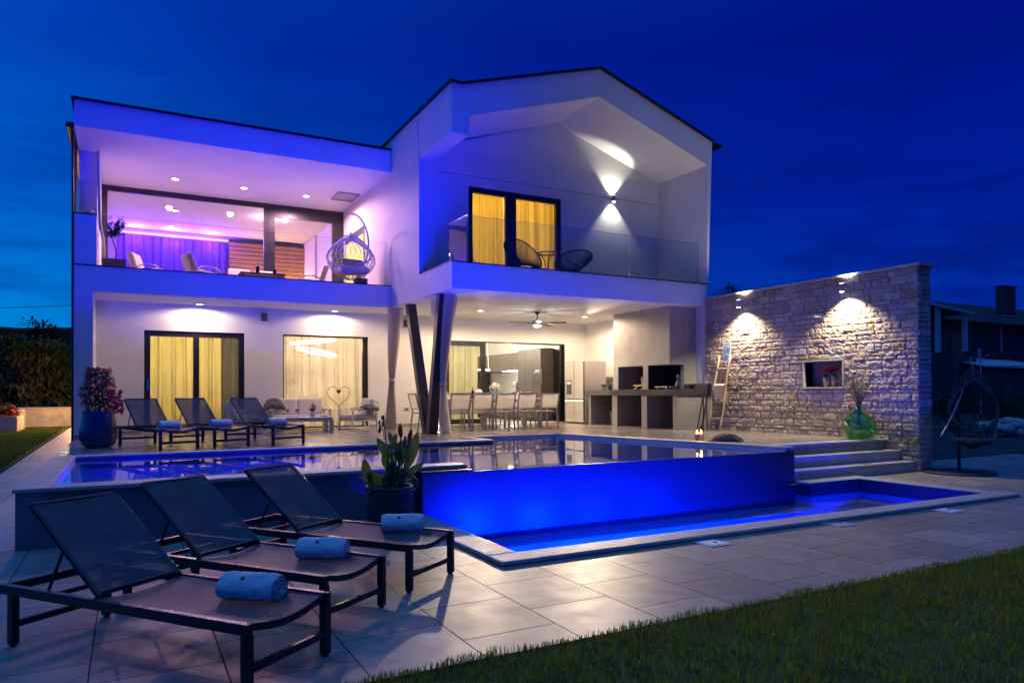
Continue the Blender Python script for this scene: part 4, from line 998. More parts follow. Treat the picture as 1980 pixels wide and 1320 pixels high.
for k in range(40):
    q = Vector((rg.uniform(.12, .33), rg.uniform(-.22, .1), rg.uniform(.02, .36))); flower(fr_, q, (rg.uniform(-.3, 1), -1, rg.uniform(-.3, .5)), rg.uniform(.03, .045), rg=rg)
stx.build('stems', 'bark', pl); fo.build('foliage', 'leaf_dark', pl, fix=False); fp.build('pink_blossoms', 'petal_pink', pl, fix=False); fr_.build('red_blossoms', 'petal_red', pl, fix=False)

p = Vector((2.30, 6.86, 0))
pt = thing('basket_planter', 'round dark wicker basket planter with ring handle in front of the pool wall', 'planter', p)
b = MB(); bh = .40
for k in range(24):
    z = .01 + k * (bh - .02) / 24; ps = []
    for i in range(64):
        a = 2 * PI * i / 64; r = .205 + .018 * (z / bh) + .006 * math.cos(16 * a + PI * (k % 2)); ps.append((r * math.cos(a), r * math.sin(a), z))
    b.tube(ps, .0088, 5, closed=True, cap=False)
b.build('weave', 'wicker_dark', pt, smooth=True)
b = MB()
for k in range(32): a = 2 * PI * k / 32; b.tube([(.203 * math.cos(a), .203 * math.sin(a), 0), (.223 * math.cos(a), .223 * math.sin(a), bh)], .005, 5)
b.build('stakes', 'wicker_dark', pt)
b = MB(); ps = [[(.226 + .01 * math.cos(9 * i / 64 * 2 * PI + f)) * math.cos(2 * PI * i / 64) for f in (0,)] for i in range(64)]
for f in (0, PI): b.tube([((.226 + .007 * math.cos(18 * 2 * PI * i / 64 + f)) * math.cos(2 * PI * i / 64), (.226 + .007 * math.cos(18 * 2 * PI * i / 64 + f)) * math.sin(2 * PI * i / 64), bh + .008 + .009 * math.sin(18 * 2 * PI * i / 64 + f)) for i in range(64)], .012, 6, closed=True)
b.build('braided_rim', 'wicker_dark', pt, smooth=True)
for sgn in (-1, 1):
    c_ = Vector((.19 * sgn * .6 + .04, -.19 * sgn, bh + .05)); MB().tube([c_ + Vector((.075 * math.cos(a), .02 * math.sin(a), .07 * math.sin(a))) for a in [2 * PI * i / 24 for i in range(24)]], .011, 6, closed=True).build('ring_handle', 'wicker_dark', pt, smooth=True)
MB().lathe([(.0, 0), (.195, 0), (.195, .01), (.0, .02)], (0, 0, .33), 24).build('soil', 'soil', pt)
MB().lathe([(.0, .0), (.19, .0), (.20, .33), (.0, .33)], (0, 0, .005), 24).build('liner', 'black_plastic', pt)
pl = thing('canna_plant', 'broad-leaved plant with green and purple leaves in the wicker basket', 'plant', p + Vector((0, 0, .33)))
rg = random.Random(4); gl_ = MB(); pu = MB(); stm = MB(); bd = MB()
CRx = Vector((.88, -.475, 0)); DP = Vector((.475, .88, 0))
spec = [(340, 840, 300, 490, 125, 0, -.1), (590, 520, 400, 345, 115, 0, .9), (585, 360, 540, 205, 62, 0, .2), (600, 400, 672, 220, 85, 0, .2), (720, 270, 722, 98, 74, 1, .1), (690, 610, 700, 300, 150, 0, .2), (790, 370, 838, 172, 62, 1, .2),
        (770, 650, 935, 212, 135, 0, .35), (525, 660, 488, 475, 84, 0, .3), (625, 840, 600, 555, 170, 1, .25), (440, 870, 428, 690, 135, 0, .2), (740, 770, 985, 612, 95, 0, .5), (730, 810, 895, 765, 84, 0, .6), (330, 810, 160, 782, 50, 0, .4),
        (560, 860, 500, 720, 90, 0, .3), (650, 850, 720, 640, 110, 0, .3), (380, 850, 330, 640, 90, 0, .2), (700, 560, 640, 330, 100, 0, .3), (600, 640, 640, 420, 90, 0, .2), (760, 420, 770, 240, 50, 1, .1), (500, 830, 560, 640, 90, 0, .2), (690, 840, 800, 690, 80, 0, .5)]
for bx_, bz_, tx_, tz_, wd, pu_, bend in spec:
    f = lambda cx, cz, dp: CRx * ((cx - 560) / 1211) + DP * dp + Vector((0, 0, (880 - cz) / 1211 + .07))
    dp0 = rg.uniform(-.10, .06); base = f(bx_, bz_, dp0); tip = f(tx_, tz_, dp0 + rg.uniform(-.10, .06)); d = tip - base
    (pu if pu_ else gl_).leaf(base, d + Vector((0, 0, bend * .12)), d.length, wd / 1211, up=DP * -1 + CRx * rg.uniform(-.6, .6) + Vector((0, 0, .35)), bend=bend * .5, n=12, fold=.28)
    stm.tube([CRx * ((bx_ - 560) / 1211 * .5) + DP * dp0 * .4, (base + CRx * ((bx_ - 560) / 1211 * .5)) * .5, base + d.normalized() * .02], [.010, .008, .006], 6)
fs_ = CRx * -.05 + Vector((0, 0, .72))
stm.tube([CRx * -.01, CRx * -.02 + Vector((0, 0, .4)), fs_], [.01, .008, .005], 6)
bd.tube([fs_ + Vector((0, 0, -.16)), fs_ + CRx * -.03 + Vector((0, 0, .07))], .004, 5)
for k in range(9): bd.ball(fs_ + CRx * (-.02 + rg.uniform(-.028, .02)) + Vector((0, 0, rg.uniform(-.13, .06))), (.012, .012, .024), 6, 5)
gl_.build('green_leaves', 'leaf_canna', pl, smooth=True, fix=False); pu.build('purple_leaves', 'leaf_purple', pl, smooth=True, fix=False); stm.build('stems', 'leaf_dark', pl, smooth=True); bd.build('flower_spike', 'leaf_purple', pl, smooth=True)

# ================================================================= DINING TABLE AND CHAIRS
def make_dining_chair(label, group):
    """faces +y, origin on the floor under the seat centre"""
    t = thing('dining_chair', label, 'chair', group=group); m = 'grey_metal'; w, d, sh, bh_ = .235, .22, .40, .82
    for sx in (-1, 1):
        MB().bar((sx * w, d, 0), (sx * w, d, .57), .028, .028).build('leg', m, t, bevel=.003)
        b = MB(); b.bar((sx * w, -d - .05, 0), (sx * w, -d + .01, sh), .028, .03); b.build('leg', m, t, bevel=.003)
        b = MB(); b.bar((sx * w, -d - .02, .57), (sx * w, d + .02, .57), .04, .022); b.build('armrest', m, t, bevel=.004)
        b = MB(); b.bar((sx * w, -d + .01, sh), (sx * w, -d - .10, bh_), .028, .03); b.build('back_post', m, t, bevel=.003)
    f = MB(); f.bar((-w, -d, sh - .015), (w, -d, sh - .015), .025, .03); f.bar((-w, d, sh - .015), (w, d, sh - .015), .025, .03); f.build('seat_frame', m, t)
    f = MB(); f.bar((-w, -d - .10, bh_), (w, -d - .10, bh_), .028, .028); f.bar((-w, -d - .005, sh + .07), (w, -d - .005, sh + .07), .022, .022); f.build('back_frame', m, t)
    MB().grid(lambda u, v: (-w + 2 * w * u, -d + 2 * d * v, sh + .004 - .02 * math.sin(PI * u) * math.sin(PI * v)), 8, 8).build('seat', 'chair_sling', t, smooth=True)
    MB().grid(lambda u, v: (-w + .012 + 2 * (w - .012) * u, -d - .012 - .085 * v - .012 * math.sin(PI * u), sh + .08 + (bh_ - sh - .09) * v), 8, 8).build('backrest', 'chair_sling', t, smooth=True)
    return t
ch = make_dining_chair('x', 'dining chairs with their backs to the pool'); first = True
near = ['next to the draped post', 'second from the draped post', 'in front of the white bouquet', 'next to last toward the fridge', 'at the fridge end']
xs_ = [at(u, 770, Y=14.35).x for u in (892, 935, 978, 1020, 1063)]
for k, x in enumerate(xs_):
    o = ch if first else copy_tree(ch); first = False
    o.location = (x - .05, 14.55, T); o.rotation_euler = (0, 0, R((0, -1, 1, 0, 2)[k])); o['label'] = 'dining chair with its back to the pool, ' + near[k]
for k, x in enumerate(xs_):
    o = copy_tree(ch, (x + .05, 15.98, T), PI + R((1, -2, 0, 2, -1)[k]), 'dining chair on the kitchen side of the table, ' + near[k].replace('in front of', 'behind')); o['group'] = 'dining chairs on the kitchen side'
o = copy_tree(ch, (5.95, 15.2, T), -PI / 2, 'grey dining chair at the left head of the table behind the drape'); o['group'] = 'dining chairs at the table ends'
t = thing('dining_table', 'long white-topped outdoor dining table with grey legs', 'table', (7.6, 15.27, T))
MB().box(-1.32, -.48, .665, 1.32, .48, .70).build('tabletop', 'white_ceramic', t, bevel=.006)
f = MB(); f.box(-1.28, -.44, .60, 1.28, .44, .664); f.build('apron', 'grey_metal', t)
for sx in (-1, 1):
    for sy in (-1, 1): MB().box(sx * 1.2 - .045, sy * .38 - .045, 0, sx * 1.2 + .045, sy * .38 + .045, .5995).build('leg', 'grey_metal', t, bevel=.005)
TZ = T + .70
def bottle(p, h, r, m, label, cat='bottle', name='bottle'):
    b = MB().lathe([(.0, 0), (r, 0), (r, h * .6), (r * .8, h * .68), (r * .34, h * .76), (r * .32, h), (.0, h)], n=18).build(name, m, smooth=True, loc=p); tag(b, label, cat); return b
def glass_of(p, m, label, h=.16, r=.035, group=None):
    t = thing('wine_glass', label, 'glass', p, group=group)
    MB().lathe([(.03, 0), (.03, .003), (.005, .008), (.004, h * .45), (r * .7, h * .55), (r, h * .75), (r * .8, h)], n=16).build('bowl', 'clear_glass', t, smooth=True, fix=False)
    if m: MB().lathe([(.0, h * .5), (r * .62, h * .56), (r * .92, h * .75), (r * .88, h * .9), (.0, h * .9)], n=14).build('drink', m, t, smooth=True)
    return t
q = at(914, 755, Y=15.1); bottle((q.x, 15.1, TZ), .26, .035, 'wine', 'dark wine bottle on the dining table', name='wine_bottle')
for k, u in enumerate((866, 905, 1005, 1030)):
    q = at(u, 765, Y=15.05); glass_of((q.x, 15.05 + .1 * (k % 2), TZ), None, ['empty wine glass at the draped end of the dining table', 'empty wine glass beside the wine bottle', 'empty wine glass right of the white bouquet', 'empty wine glass at the fridge end of the dining table'][k], group='wine glasses on the dining table')
q = at(926, 752, Y=15.3)
t = thing('ball_plant', 'pale round ball cactus in a small pot on the dining table', 'plant', (q.x, 15.3, TZ)); MB().ball((0, 0, .13), .095, 16, 10).build('ball', 'petal_white', t, smooth=True); MB().lathe([(.0, 0), (.05, 0), (.06, .06), (.0, .06)], n=16).build('pot', 'white_ceramic', t)
def bouquet(name, p, label, pot, petals, h, r, n, potr, poth, seed):
    rg = random.Random(seed); t = thing(name, label, 'flower vase', p)
    MB().lathe([(.0, 0), (potr * .8, 0), (potr, poth * .3), (potr * .75, poth * .85), (potr * .85, poth), (potr * .7, poth), (.0, poth * .9)], n=20).build('vase', pot, t, smooth=True)
    b = MB(); l = MB()
    for k in range(n):
        d = Vector((rg.gauss(0, 1), rg.gauss(0, 1), rg.gauss(0, 1))).normalized(); q = Vector((0, 0, h)) + d * r * rg.uniform(.8, 1.0); flower(b, q, d + Vector((0, 0, .2)), r * .32, 4, rg)
    for k in range(16):
        a = rg.uniform(0, 2 * PI); l.leaf((0, 0, poth), (math.cos(a), math.sin(a), rg.uniform(.3, 1.2)), rg.uniform(.6, 1.) * h * .7, .05, n=4)
    b.build('blossoms', petals, t, fix=False); l.build('leaves', 'leaf_dark', t, fix=False); return t
q = at(957, 770, Y=15.2); bouquet('flower_vase', (q.x, 15.2, TZ), 'teal vase with a big white bouquet on the dining table', 'teal_ceramic', 'petal_white', .25, .13, 60, .08, .15, 1)

# ================================================================= TERRACE LOUNGE SET
def frame_seat(name, label, cat, loc, rz, w, cushions, group=None, fab='sofa_lilac'):
    """white metal seat with sled frame: faces -y, origin on the floor"""
    t = thing(name, label, cat, loc, rz, group); d = .34
    for sx in (-1, 1):
        x = sx * (w / 2 - .03); b = MB()
        b.bar((x, -d, 0), (x, -d + .05, .46), .05, .035); b.bar((x, d, 0), (x, d - .05, .46), .05, .035); b.bar((x, -d - .01, .475), (x, d, .475), .055, .03); b.bar((x, -d, .012), (x, d, .012), .05, .024); b.build('arm_frame', 'white_metal', t, bevel=.004)
    b = MB(); b.box(-w / 2 + .06, -d + .03, .20, w / 2 - .06, d - .04, .235); b.build('seat_frame', 'white_metal', t, bevel=.004)
    b = MB(); b.bar((-w / 2 + .06, d - .06, .25), (-w / 2 + .06, d + .04, .62), .03, .03); b.bar((w / 2 - .06, d - .06, .25), (w / 2 - .06, d + .04, .62), .03, .03); b.bar((-w / 2 + .06, d + .04, .62), (w / 2 - .06, d + .04, .62), .03, .03); b.build('back_frame', 'white_metal', t)
    cw = (w - .14) / cushions
    for k in range(cushions):
        x = -w / 2 + .07 + cw * (k + .5)
        MB().obox((x, -.02, .30), (cw - .01, .62, .12)).build('seat_cushion', fab, t, bevel=.035, seg=3)
        MB().obox((x, .24, .53), (cw - .015, .14, .38), (-.2, 0, 0)).build('back_cushion', fab, t, bevel=.05, seg=3)
    return t
def throw(p, sz, label, rz=0, seed=1):
    rg = random.Random(seed); off = Vector((rg.uniform(0, 9), 0, 0))
    b = MB(); b.grid(lambda u, v: ((u - .5) * sz[0], (v - .5) * sz[1], sz[2] * (1 - (2 * u - 1) ** 4) * (1 - .75 * abs(2 * v - 1) ** 1.6) + .035 * noise.noise(Vector((u * 6, v * 6, 0)) + off) + .015 * noise.noise(Vector((u * 16, v * 13, 0)) + off) - (.06 if v in (0, 1) else 0)), 26, 26)
    o = b.build('throw_blanket', 'throw', smooth=True, loc=p); o.rotation_euler = (0, 0, rz); so = o.modifiers.new('solid', 'SOLIDIFY'); so.thickness = .012; tag(o, label, 'blanket'); return o
sx0, sx1 = at(523, 780, Y=16.5).x, at(632, 785, Y=16.5).x
frame_seat('sofa', 'white framed terrace sofa with lilac grey cushions under the picture window', 'sofa', ((sx0 + sx1) / 2, 16.5, T), 0, sx1 - sx0 + .06, 2)
throw((sx0 + .1, 16.68, T + .50), (.46, .34, .22), 'dark grey throw heaped over the left back of the terrace sofa', 0, 2)
q = at(690, 820, Y=16.2)
frame_seat('armchair', 'white framed armchair with its back to the drape, a dark throw over its arm', 'armchair', (q.x + .02, 16.15, T), -PI / 2 + R(12), .66, 1)
throw((q.x + .19, 15.92, T + .48), (.30, .42, .10), 'dark throw hanging over the armchair beside the heart ornament', R(20), 5)
q = at(457, 800, Y=15.9)
frame_seat('armchair', 'white framed armchair half hidden behind the terrace loungers', 'armchair', (q.x + .15, 15.75, T), PI / 2 - R(10), .66, 1)
x0, x1 = at(528, 800, Y=15.5).x, at(638, 800, Y=15.6).x
t = thing('coffee_table', 'low white coffee table with broad U-shaped legs in front of the sofa', 'table', ((x0 + x1) / 2, 15.55, T)); w = (x1 - x0) / 2
MB().box(-w, -.27, .30, w, .27, .335).build('tabletop', 'white_metal', t, bevel=.004)
f = MB(); f.box(-w + .02, -.25, .265, w - .02, .25, .2995); f.build('apron', 'grey_metal', t)
for sx in (-1, 1):
    for sy in (-1, 1): MB().box(sx * (w - .04) - .04, sy * .235 - .03, 0, sx * (w - .04) + .04, sy * .235 + .03, .2645).build('leg', 'grey_metal', t, bevel=.004)
cz = T + .335
for k, (u, l) in enumerate(((557, 'tall glass of orange drink on the coffee table, nearer the loungers'), (575, 'tall glass of orange drink on the coffee table, nearer the pink bouquet'))):
    q = at(u, 790, Y=15.5); glass_of((q.x, 15.5, cz), 'orange_drink', l, .19, .048, 'glasses of orange drink')
q = at(605, 795, Y=15.6); bouquet('flower_vase', (q.x, 15.62, cz), 'round vase with a dusty pink bouquet on the coffee table', 'white_ceramic', 'petal_rose', .21, .085, 40, .065, .12, 2)
tag(MB().box(-.07, -.07, 0, .07, .07, .012).build('coaster_tray', 'grey_plastic', loc=(q.x + .22, 15.55, cz)), 'flat dark tray on the coffee table right of the pink bouquet', 'tray')
# wire heart ornament
q = at(655, 764, Y=16.85)
t = thing('heart_ornament', 'large twisted wire heart on a stake in front of the picture window', 'ornament', (q.x, 16.85, T)); zc = q.z - T
def heart(s, off=0, j=0):
    return [(s * 1.05 * math.sin(a) ** 3 + j * math.sin(a * 13), .008 * math.sin(a * 9), zc + s * (13 * math.cos(a) - 5 * math.cos(2 * a) - 2 * math.cos(3 * a) - math.cos(4 * a)) / 15.5) for a in [2 * PI * i / 90 for i in range(90)]]
b = MB()
for s, j in ((.27, .0), (.255, .008), (.262, -.010)): b.tube(heart(s, 0, j), .003, 5, closed=True)
rgh = random.Random(6)
for k in range(26):
    a = rgh.uniform(0, 2 * PI); h_ = heart(.262)[int(a / 2 / PI * 90) % 90]; b.tube([h_, (h_[0] + rgh.uniform(-.05, .05), h_[1], h_[2] + rgh.uniform(-.05, .05))], .003, 4)
b.build('wire_heart', 'wicker_dark', t); MB().tube([(0, 0, 0), (0, 0, zc - .28)], .006, 6).build('stake', 'wicker_dark', t)
b = MB(); b.add([(x * .2, -.01, zc + .09 + (z - zc) * .2) for x, y, z in heart(.27)] + [(x * .2, .01, zc + .09 + (z - zc) * .2) for x, y, z in heart(.27)], [tuple(range(90)), tuple(range(179, 89, -1))] + [(i, (i + 1) % 90, 90 + (i + 1) % 90, 90 + i) for i in range(90)]); b.build('small_heart', 'badge', t)

# ================================================================= DRAPES, SPEAKERS, FAN, SWITCHES
def drape(name, label, p0, p1, z1, z0, waist, zw, foot, wf, seed, tie=True, gather=.07):
    """gathered hanging cloth: p0-p1 top edge, pinched at the waist point, spreading to the foot"""
    rg = random.Random(seed); p0 = Vector(p0); p1 = Vector(p1); dv = p1 - p0; wd = dv.length; du = dv.normalized(); nv = Vector((-du.y, du.x, 0)); ph = rg.uniform(0, 6)
    ctop = (p0 + p1) / 2; waist = Vector(waist); foot = Vector(foot); zt = (zw - z0) / (z1 - z0)
    def fn(u, v):
        z = z0 + (z1 - z0) * v
        if v > zt: f = (v - zt) / (1 - zt); c = waist.lerp(ctop, f ** 1.3); w = gather + (wd - gather) * (f ** .75)
        else: f = v / zt; c = foot.lerp(waist, f ** .8); w = wf + (gather - wf) * (f ** 1.2)
        amp = .028 + .022 * (w / wd)
        k = math.sin(u * 6 * 2 * PI + ph + 1.2 * math.sin(v * 3 + u * 4)) + .4 * math.sin(u * 11 * PI + ph * 2)
        q = c + du * ((u - .5) * w) + nv * amp * k
        return (q.x - foot.x, q.y - foot.y, z - z0)
    t = thing(name, label, 'drape', (foot.x, foot.y, z0))
    MB().grid(fn, 72, 30).build('cloth', 'drape_white', t, smooth=True, fix=False)
    if tie: MB().lathe([(gather * .62, -.035), (gather * .72, 0), (gather * .62, .035)], (waist.x - foot.x, waist.y - foot.y, zw - z0), 20).build('tie_band', 'cream_fabric', t, smooth=True, fix=False)
    return t
a = at(752, 613, Y=15.35); b_ = at(776, 606, Y=15.35); wp = at(758, 736, Y=15.35); fp_ = at(755, 832, Y=15.35)
drape('patio_drape', 'cream drape tied at the waist, hanging at the end of the left recess', (a.x, 15.45, 0), (b_.x, 15.2, 0), ZS - .02, T + .01, (wp.x, 15.35, 0), wp.z, (fp_.x, 15.35, 0), .30, 1, gather=.12)
a = at(858, 580, Y=12.95); wp = at(851, 742, Y=13.3); fp_ = at(856, 838, Y=13.35)
drape('patio_drape', 'long drape wrapped round the blue-lit slanted post and tied to it', (5.44, 12.75, 0), (5.78, 13.0, 0), ZS - .02, T + .01, (wp.x + .03, 13.22, 0), wp.z, (fp_.x + .05, 13.3, 0), .36, 2, gather=.11)
a = at(836, 584, Y=14.0); b_ = at(853, 576, Y=13.8)
drape('patio_drape', 'drape hanging between the two slanted posts', (5.62, 13.95, 0), (5.72, 13.45, 0), ZS - .02, T + .02, (5.66, 13.62, 0), wp.z + .3, (5.68, 13.6, 0), .16, 3, tie=False, gather=.06)
for (u, v), l in zip(((511, 613), (787, 625)), ('small black loudspeaker on the wall between the two patio windows', 'small black loudspeaker on the wall left of the slanted posts')):
    q = at(u, v, Y=16.92); t = thing('loudspeaker', l, 'loudspeaker', (q.x, 16.92, q.z), group='outdoor wall loudspeakers')
    MB().box(-.06, -.07, -.09, .06, .05, .09).build('cabinet', 'black_plastic', t, bevel=.012); MB().box(-.05, -.075, -.08, .05, -.0705, .08).build('grille', 'grey_plastic', t); MB().bar((0, .05, 0), (0, .079, 0), .03).build('bracket', 'black_plastic', t)
def plate(name, label, c, axis, w, h, m='white_plastic', cat='socket'):
    t = thing(name, label, cat, c); b = MB()
    if axis == 'y': b.box(-w, -.01, -h, w, 0, h)
    else: b.box(-.01, -w, -h, 0, w, h)
    b.build('cover', m, t, bevel=.003); b = MB()
    if axis == 'y': b.box(-w * .6, -.0125, -h * .6, w * .6, -.0105, h * .6)
    else: b.box(-.0125, -w * .6, -h * .6, -.0105, w * .6, h * .6)
    b.build('insert', 'grey_plastic', t)
q = at(786, 791, Y=YW); plate('wall_socket', 'dark double socket low on the wall behind the slanted post', (q.x, YW, q.z), 'y', .06, .04, 'grey_metal')
q = at(1385, 632, X=SX - .03); plate('wall_box', 'pale square box high on the stone wall near the house', (SX - .02, q.y, q.z), 'x', .05, .055, cat='box')
q = at(1634, 787, X=SX - .03); plate('wall_socket', 'small white socket on the stone wall left of the green demijohn', (SX - .02, q.y, q.z), 'x', .06, .035)
q = at(1297 - 112, 668, X=XR); plate('wall_switch', 'tiny lit switch on the wall behind the barbecue hood', (XR - .002, 14.75, 2.2), 'x', .03, .03)
q = at(1325, 540, Y=YG); t = thing('wall_socket', 'dark socket low on the side wall of the gable balcony', 'socket', (11.64, 13.5, 3.96)); MB().box(-.012, -.035, -.03, 0, .035, .03).build('cover', 'grey_plastic', t, bevel=.003); MB().box(-.016, -.02, -.015, -.0125, .02, .015).build('insert', 'black_plastic', t)
t = thing('ceiling_fan', 'dark five-bladed ceiling fan with a lamp under the gabled box', 'fan', (8.72, 14.85, ZS))
MB().lathe([(.0, 0), (.065, 0), (.05, -.05), (.02, -.07), (.0, -.07)], n=20).build('canopy', 'frame_metal', t, smooth=True); MB().tube([(0, 0, -.06), (0, 0, -.2)], .014, 8).build('rod', 'frame_metal', t)
MB().lathe([(.0, -.19), (.05, -.19), (.115, -.23), (.12, -.29), (.09, -.32), (.0, -.32)], n=28).build('motor', 'frame_metal', t, smooth=True)
MB().lathe([(.0, -.321), (.088, -.321), (.075, -.36), (.0, -.375)], n=24).build('lamp_bowl', 'led_white', t, smooth=True)
for k in range(5):
    a = 2 * PI * k / 5 + .5; b = MB(); M = Matrix.Rotation(a, 3, 'Z')
    vs = []
    for r, wd, tz in ((.10, .03, 0), (.2, .05, 0), (.4, .065, 0), (.68, .05, 0), (.72, .02, 0)): vs += [M @ Vector((r, -wd, -.27 + .010)), M @ Vector((r, wd, -.27 - .010))]
    b.add(vs, [(2 * i, 2 * i + 1, 2 * i + 3, 2 * i + 2) for i in range(4)]); o = b.build('blade', 'wicker_dark', t); so = o.modifiers.new('solid', 'SOLIDIFY'); so.thickness = .008
lamp('POINT', (8.72, 14.85, ZS - .46), 18, (.8, .9, 1.), .08, parent=t)
# ================================================================= BARBECUE KITCHEN
t = thing('barbecue_kitchen', 'grey concrete outdoor kitchen with two fire openings, hood and granite worktop', 'outdoor kitchen', (10.55, 12.0, T))
def K(name, m, x0, y0, z0, x1, y1, z1, bev=.004): return MB().box(x0 - 10.55, y0 - 12.0, z0 - T, x1 - 10.55, y1 - 12.0, z1 - T).build(name, m, t, bevel=bev)
X0, X1 = 10.575, 11.575
for a, b_ in ((15.28, 15.40), (14.15, 14.36), (13.01, 13.21)): K('pillar', 'concrete', X0, a, T, X1, b_, 1.262)
K('pillar', 'concrete', X0, 11.98, T, X1 - .003, 12.12, 1.262)
K('back_panel', 'soot', X1 - .06, 12.121, T, X1 - .005, 15.279, 1.262)
K('plinth', 'concrete', X0 + .05, 11.972, T, X1 - .01, 11.979, T + .05)
K('worktop', 'granite', X0 - .04, 11.95, 1.263, X1 - .002, 15.42, 1.40, .006)
K('upstand', 'granite', 11.19, 11.97, 1.401, X1 - .003, 12.44, 1.52, .004)
hx = 10.785
K('hood', 'concrete', hx, 12.45, 1.965, X1 - .004, 14.565, 3.289, .006)
K('hood_pillar', 'concrete', hx, 13.22, 1.401, X1 - .004, 13.40, 1.9645)
K('hood_pillar', 'concrete', hx, 14.38, 1.401, X1 - .004, 14.565, 1.9645)
K('hood_pillar', 'concrete', 11.20, 12.45, 1.401, X1 - .004, 12.56, 1.9645)
K('firebox', 'firebrick', 11.45, 13.401, 1.4012, X1 - .005, 14.379, 1.9642, 0)
K('firebox', 'soot', 11.45, 12.561, 1.4012, X1 - .005, 13.219, 1.9642, 0)
K('firebox_side', 'soot', hx + .02, 13.214, 1.4014, 11.449, 13.2195, 1.964, 0)
K('vent_slot', 'grey_metal', 11.30, 12.444, 2.55, 11.335, 12.4495, 2.95)
for zz in (0,):
    q = at(1330, 643, Y=12.44); 
# things on and under the worktop
WZ = 1.40
q = at(1232, 748, X=11.0)
f = thing('wooden_rack', 'small wooden folding rack inside the left barbecue opening', 'rack', (11.0, 13.62, WZ))
for k in range(4): MB().bar((-.14 + .09 * k, -.12, .10), (-.10 + .09 * k, .30, .10), .018, .02).build('slat', 'wood_light', f)
MB().bar((-.1, -.08, 0), (-.1, -.02, .30), .02).build('upright', 'wood_light', f); MB().bar((.1, -.08, 0), (.1, -.02, .34), .02).build('upright', 'wood_light', f); MB().bar((-.1, .28, 0), (-.1, .02, .12), .02).build('leg', 'wood_light', f); MB().bar((.1, .28, 0), (.1, .02, .12), .02).build('leg', 'wood_light', f)
f = thing('grill_tray', 'silver grill tray with handles in the right barbecue opening', 'grill tray', (11.0, 12.86, WZ))
MB().box(-.15, -.22, .04, .15, .22, .075).build('tray', 'chrome', f, bevel=.01); b = MB(); b.bar((-.1, -.3, .06), (-.1, .3, .06), .012); b.bar((.1, -.3, .06), (.1, .3, .06), .012); b.bar((-.1, -.3, .06), (.1, -.3, .06), .012); b.bar((-.1, .3, .06), (.1, .3, .06), .012); b.build('handles', 'chrome', f)
for sx in (-.1, .1):
    for sy in (-.16, .16): MB().bar((sx, sy, 0), (sx, sy, .045), .014).build('foot', 'chrome', f)
q = at(1311, 735, Y=12.40)
b = MB().lathe([(.0, 0), (.05, 0), (.065, .05), (.06, .13), (.025, .19), (.03, .24), (.045, .27), (.02, .32), (.012, .34), (.0, .34)], n=20).build('decorated_jug', 'glaze_blue', smooth=True, loc=(q.x, 12.52 - .12, WZ)); tag(b, 'blue glazed jug at the front corner of the barbecue worktop', 'jug')
def small_pot(loc, label, seed, r=.05, h=.09, leaves=26, pot='white_ceramic', lm='leaf_canna', ll=.09, fl=None, pr=None):
    rg = random.Random(seed); f = thing('potted_plant', label, 'potted plant', loc)
    MB().lathe([(.0, 0), (r * .75, 0), (r, h), (r * .88, h), (r * .8, h * .85), (.0, h * .85)], n=20).build('pot', pot, f, smooth=True)
    b = MB()
    for k in range(leaves):
        a = rg.uniform(0, 2 * PI); b.leaf((rg.uniform(-.3, .3) * r, rg.uniform(-.3, .3) * r, h), (math.cos(a), math.sin(a), rg.uniform(.3, 2.2)), ll * rg.uniform(.6, 1.2), ll * .4, bend=.5, n=4)
    b.build('foliage', lm, f, fix=False)
    if fl:
        b = MB()
        for k in range(16):
            d = Vector((rg.uniform(-1, 1), rg.uniform(-1, 1), rg.uniform(.1, 1))).normalized(); flower(b, Vector((0, 0, h + .09)) + d * .09, d, .045, 5, rg)
        b.build('blossoms', fl, f, fix=False)
    return f
q = at(1170, 750, X=10.95); small_pot((10.9, 15.15, WZ), 'light green herb in a small pot at the fridge end of the worktop', 1, .055, .08, 30, 'teal_ceramic', 'leaf_canna', .11)
small_pot((10.85, 14.82, WZ), 'low green plant in a dark pot beside the barbecue hood', 2, .05, .10, 20, 'glaze_blue', 'leaf_canna', .08)
f = thing('wire_rack', 'white curly wire rack with small pots beside the barbecue hood', 'rack', (11.2, 14.8, WZ)); b = MB()
for y in (-.12, .12): b.tube([(0, y, 0), (0, y, .52)] + [(0, y * (1 - i / 6), .52 + .05 * math.sin(i / 6 * PI)) for i in range(1, 7)], .006, 6)
for z in (.12, .30, .46): b.tube([(0, -.12, z), (-.08, -.06, z - .02), (-.08, .06, z - .02), (0, .12, z)], .005, 6)
b.build('frame', 'white_metal', f); b = MB(); b.lathe([(.0, .1), (.035, .1), (.045, .17), (.0, .17)], (-.04, 0, 0), 14); b.build('hanging_pot', 'white_ceramic', f); b = MB(); b.lathe([(.0, .28), (.035, .28), (.045, .35), (.0, .35)], (-.04, 0, 0), 14); b.build('hanging_pot', 'white_ceramic', f)
b = MB(); rg = random.Random(8)
for z0 in (.17, .35):
    for k in range(16): a = rg.uniform(0, 2 * PI); b.leaf((-.04, 0, z0), (math.cos(a), math.sin(a), rg.uniform(0, 1.4)), .09, .03, n=3)
b.build('foliage', 'leaf_canna', f, fix=False)
q = at(1170, 808, X=10.9)
f = thing('waste_bin', 'grey plastic bin with a liner under the worktop near the fridge', 'bin', (10.95, 14.72, T)); MB().lathe([(.0, 0), (.12, 0), (.15, .32), (.158, .33), (.14, .33), (.0, .05)], n=28).build('body', 'grey_plastic', f, smooth=False); MB().tube([(.155 * math.cos(a), .155 * math.sin(a), .335) for a in [2 * PI * i / 28 for i in range(28)]], .008, 6, closed=True).build('liner_rim', 'black_plastic', f)
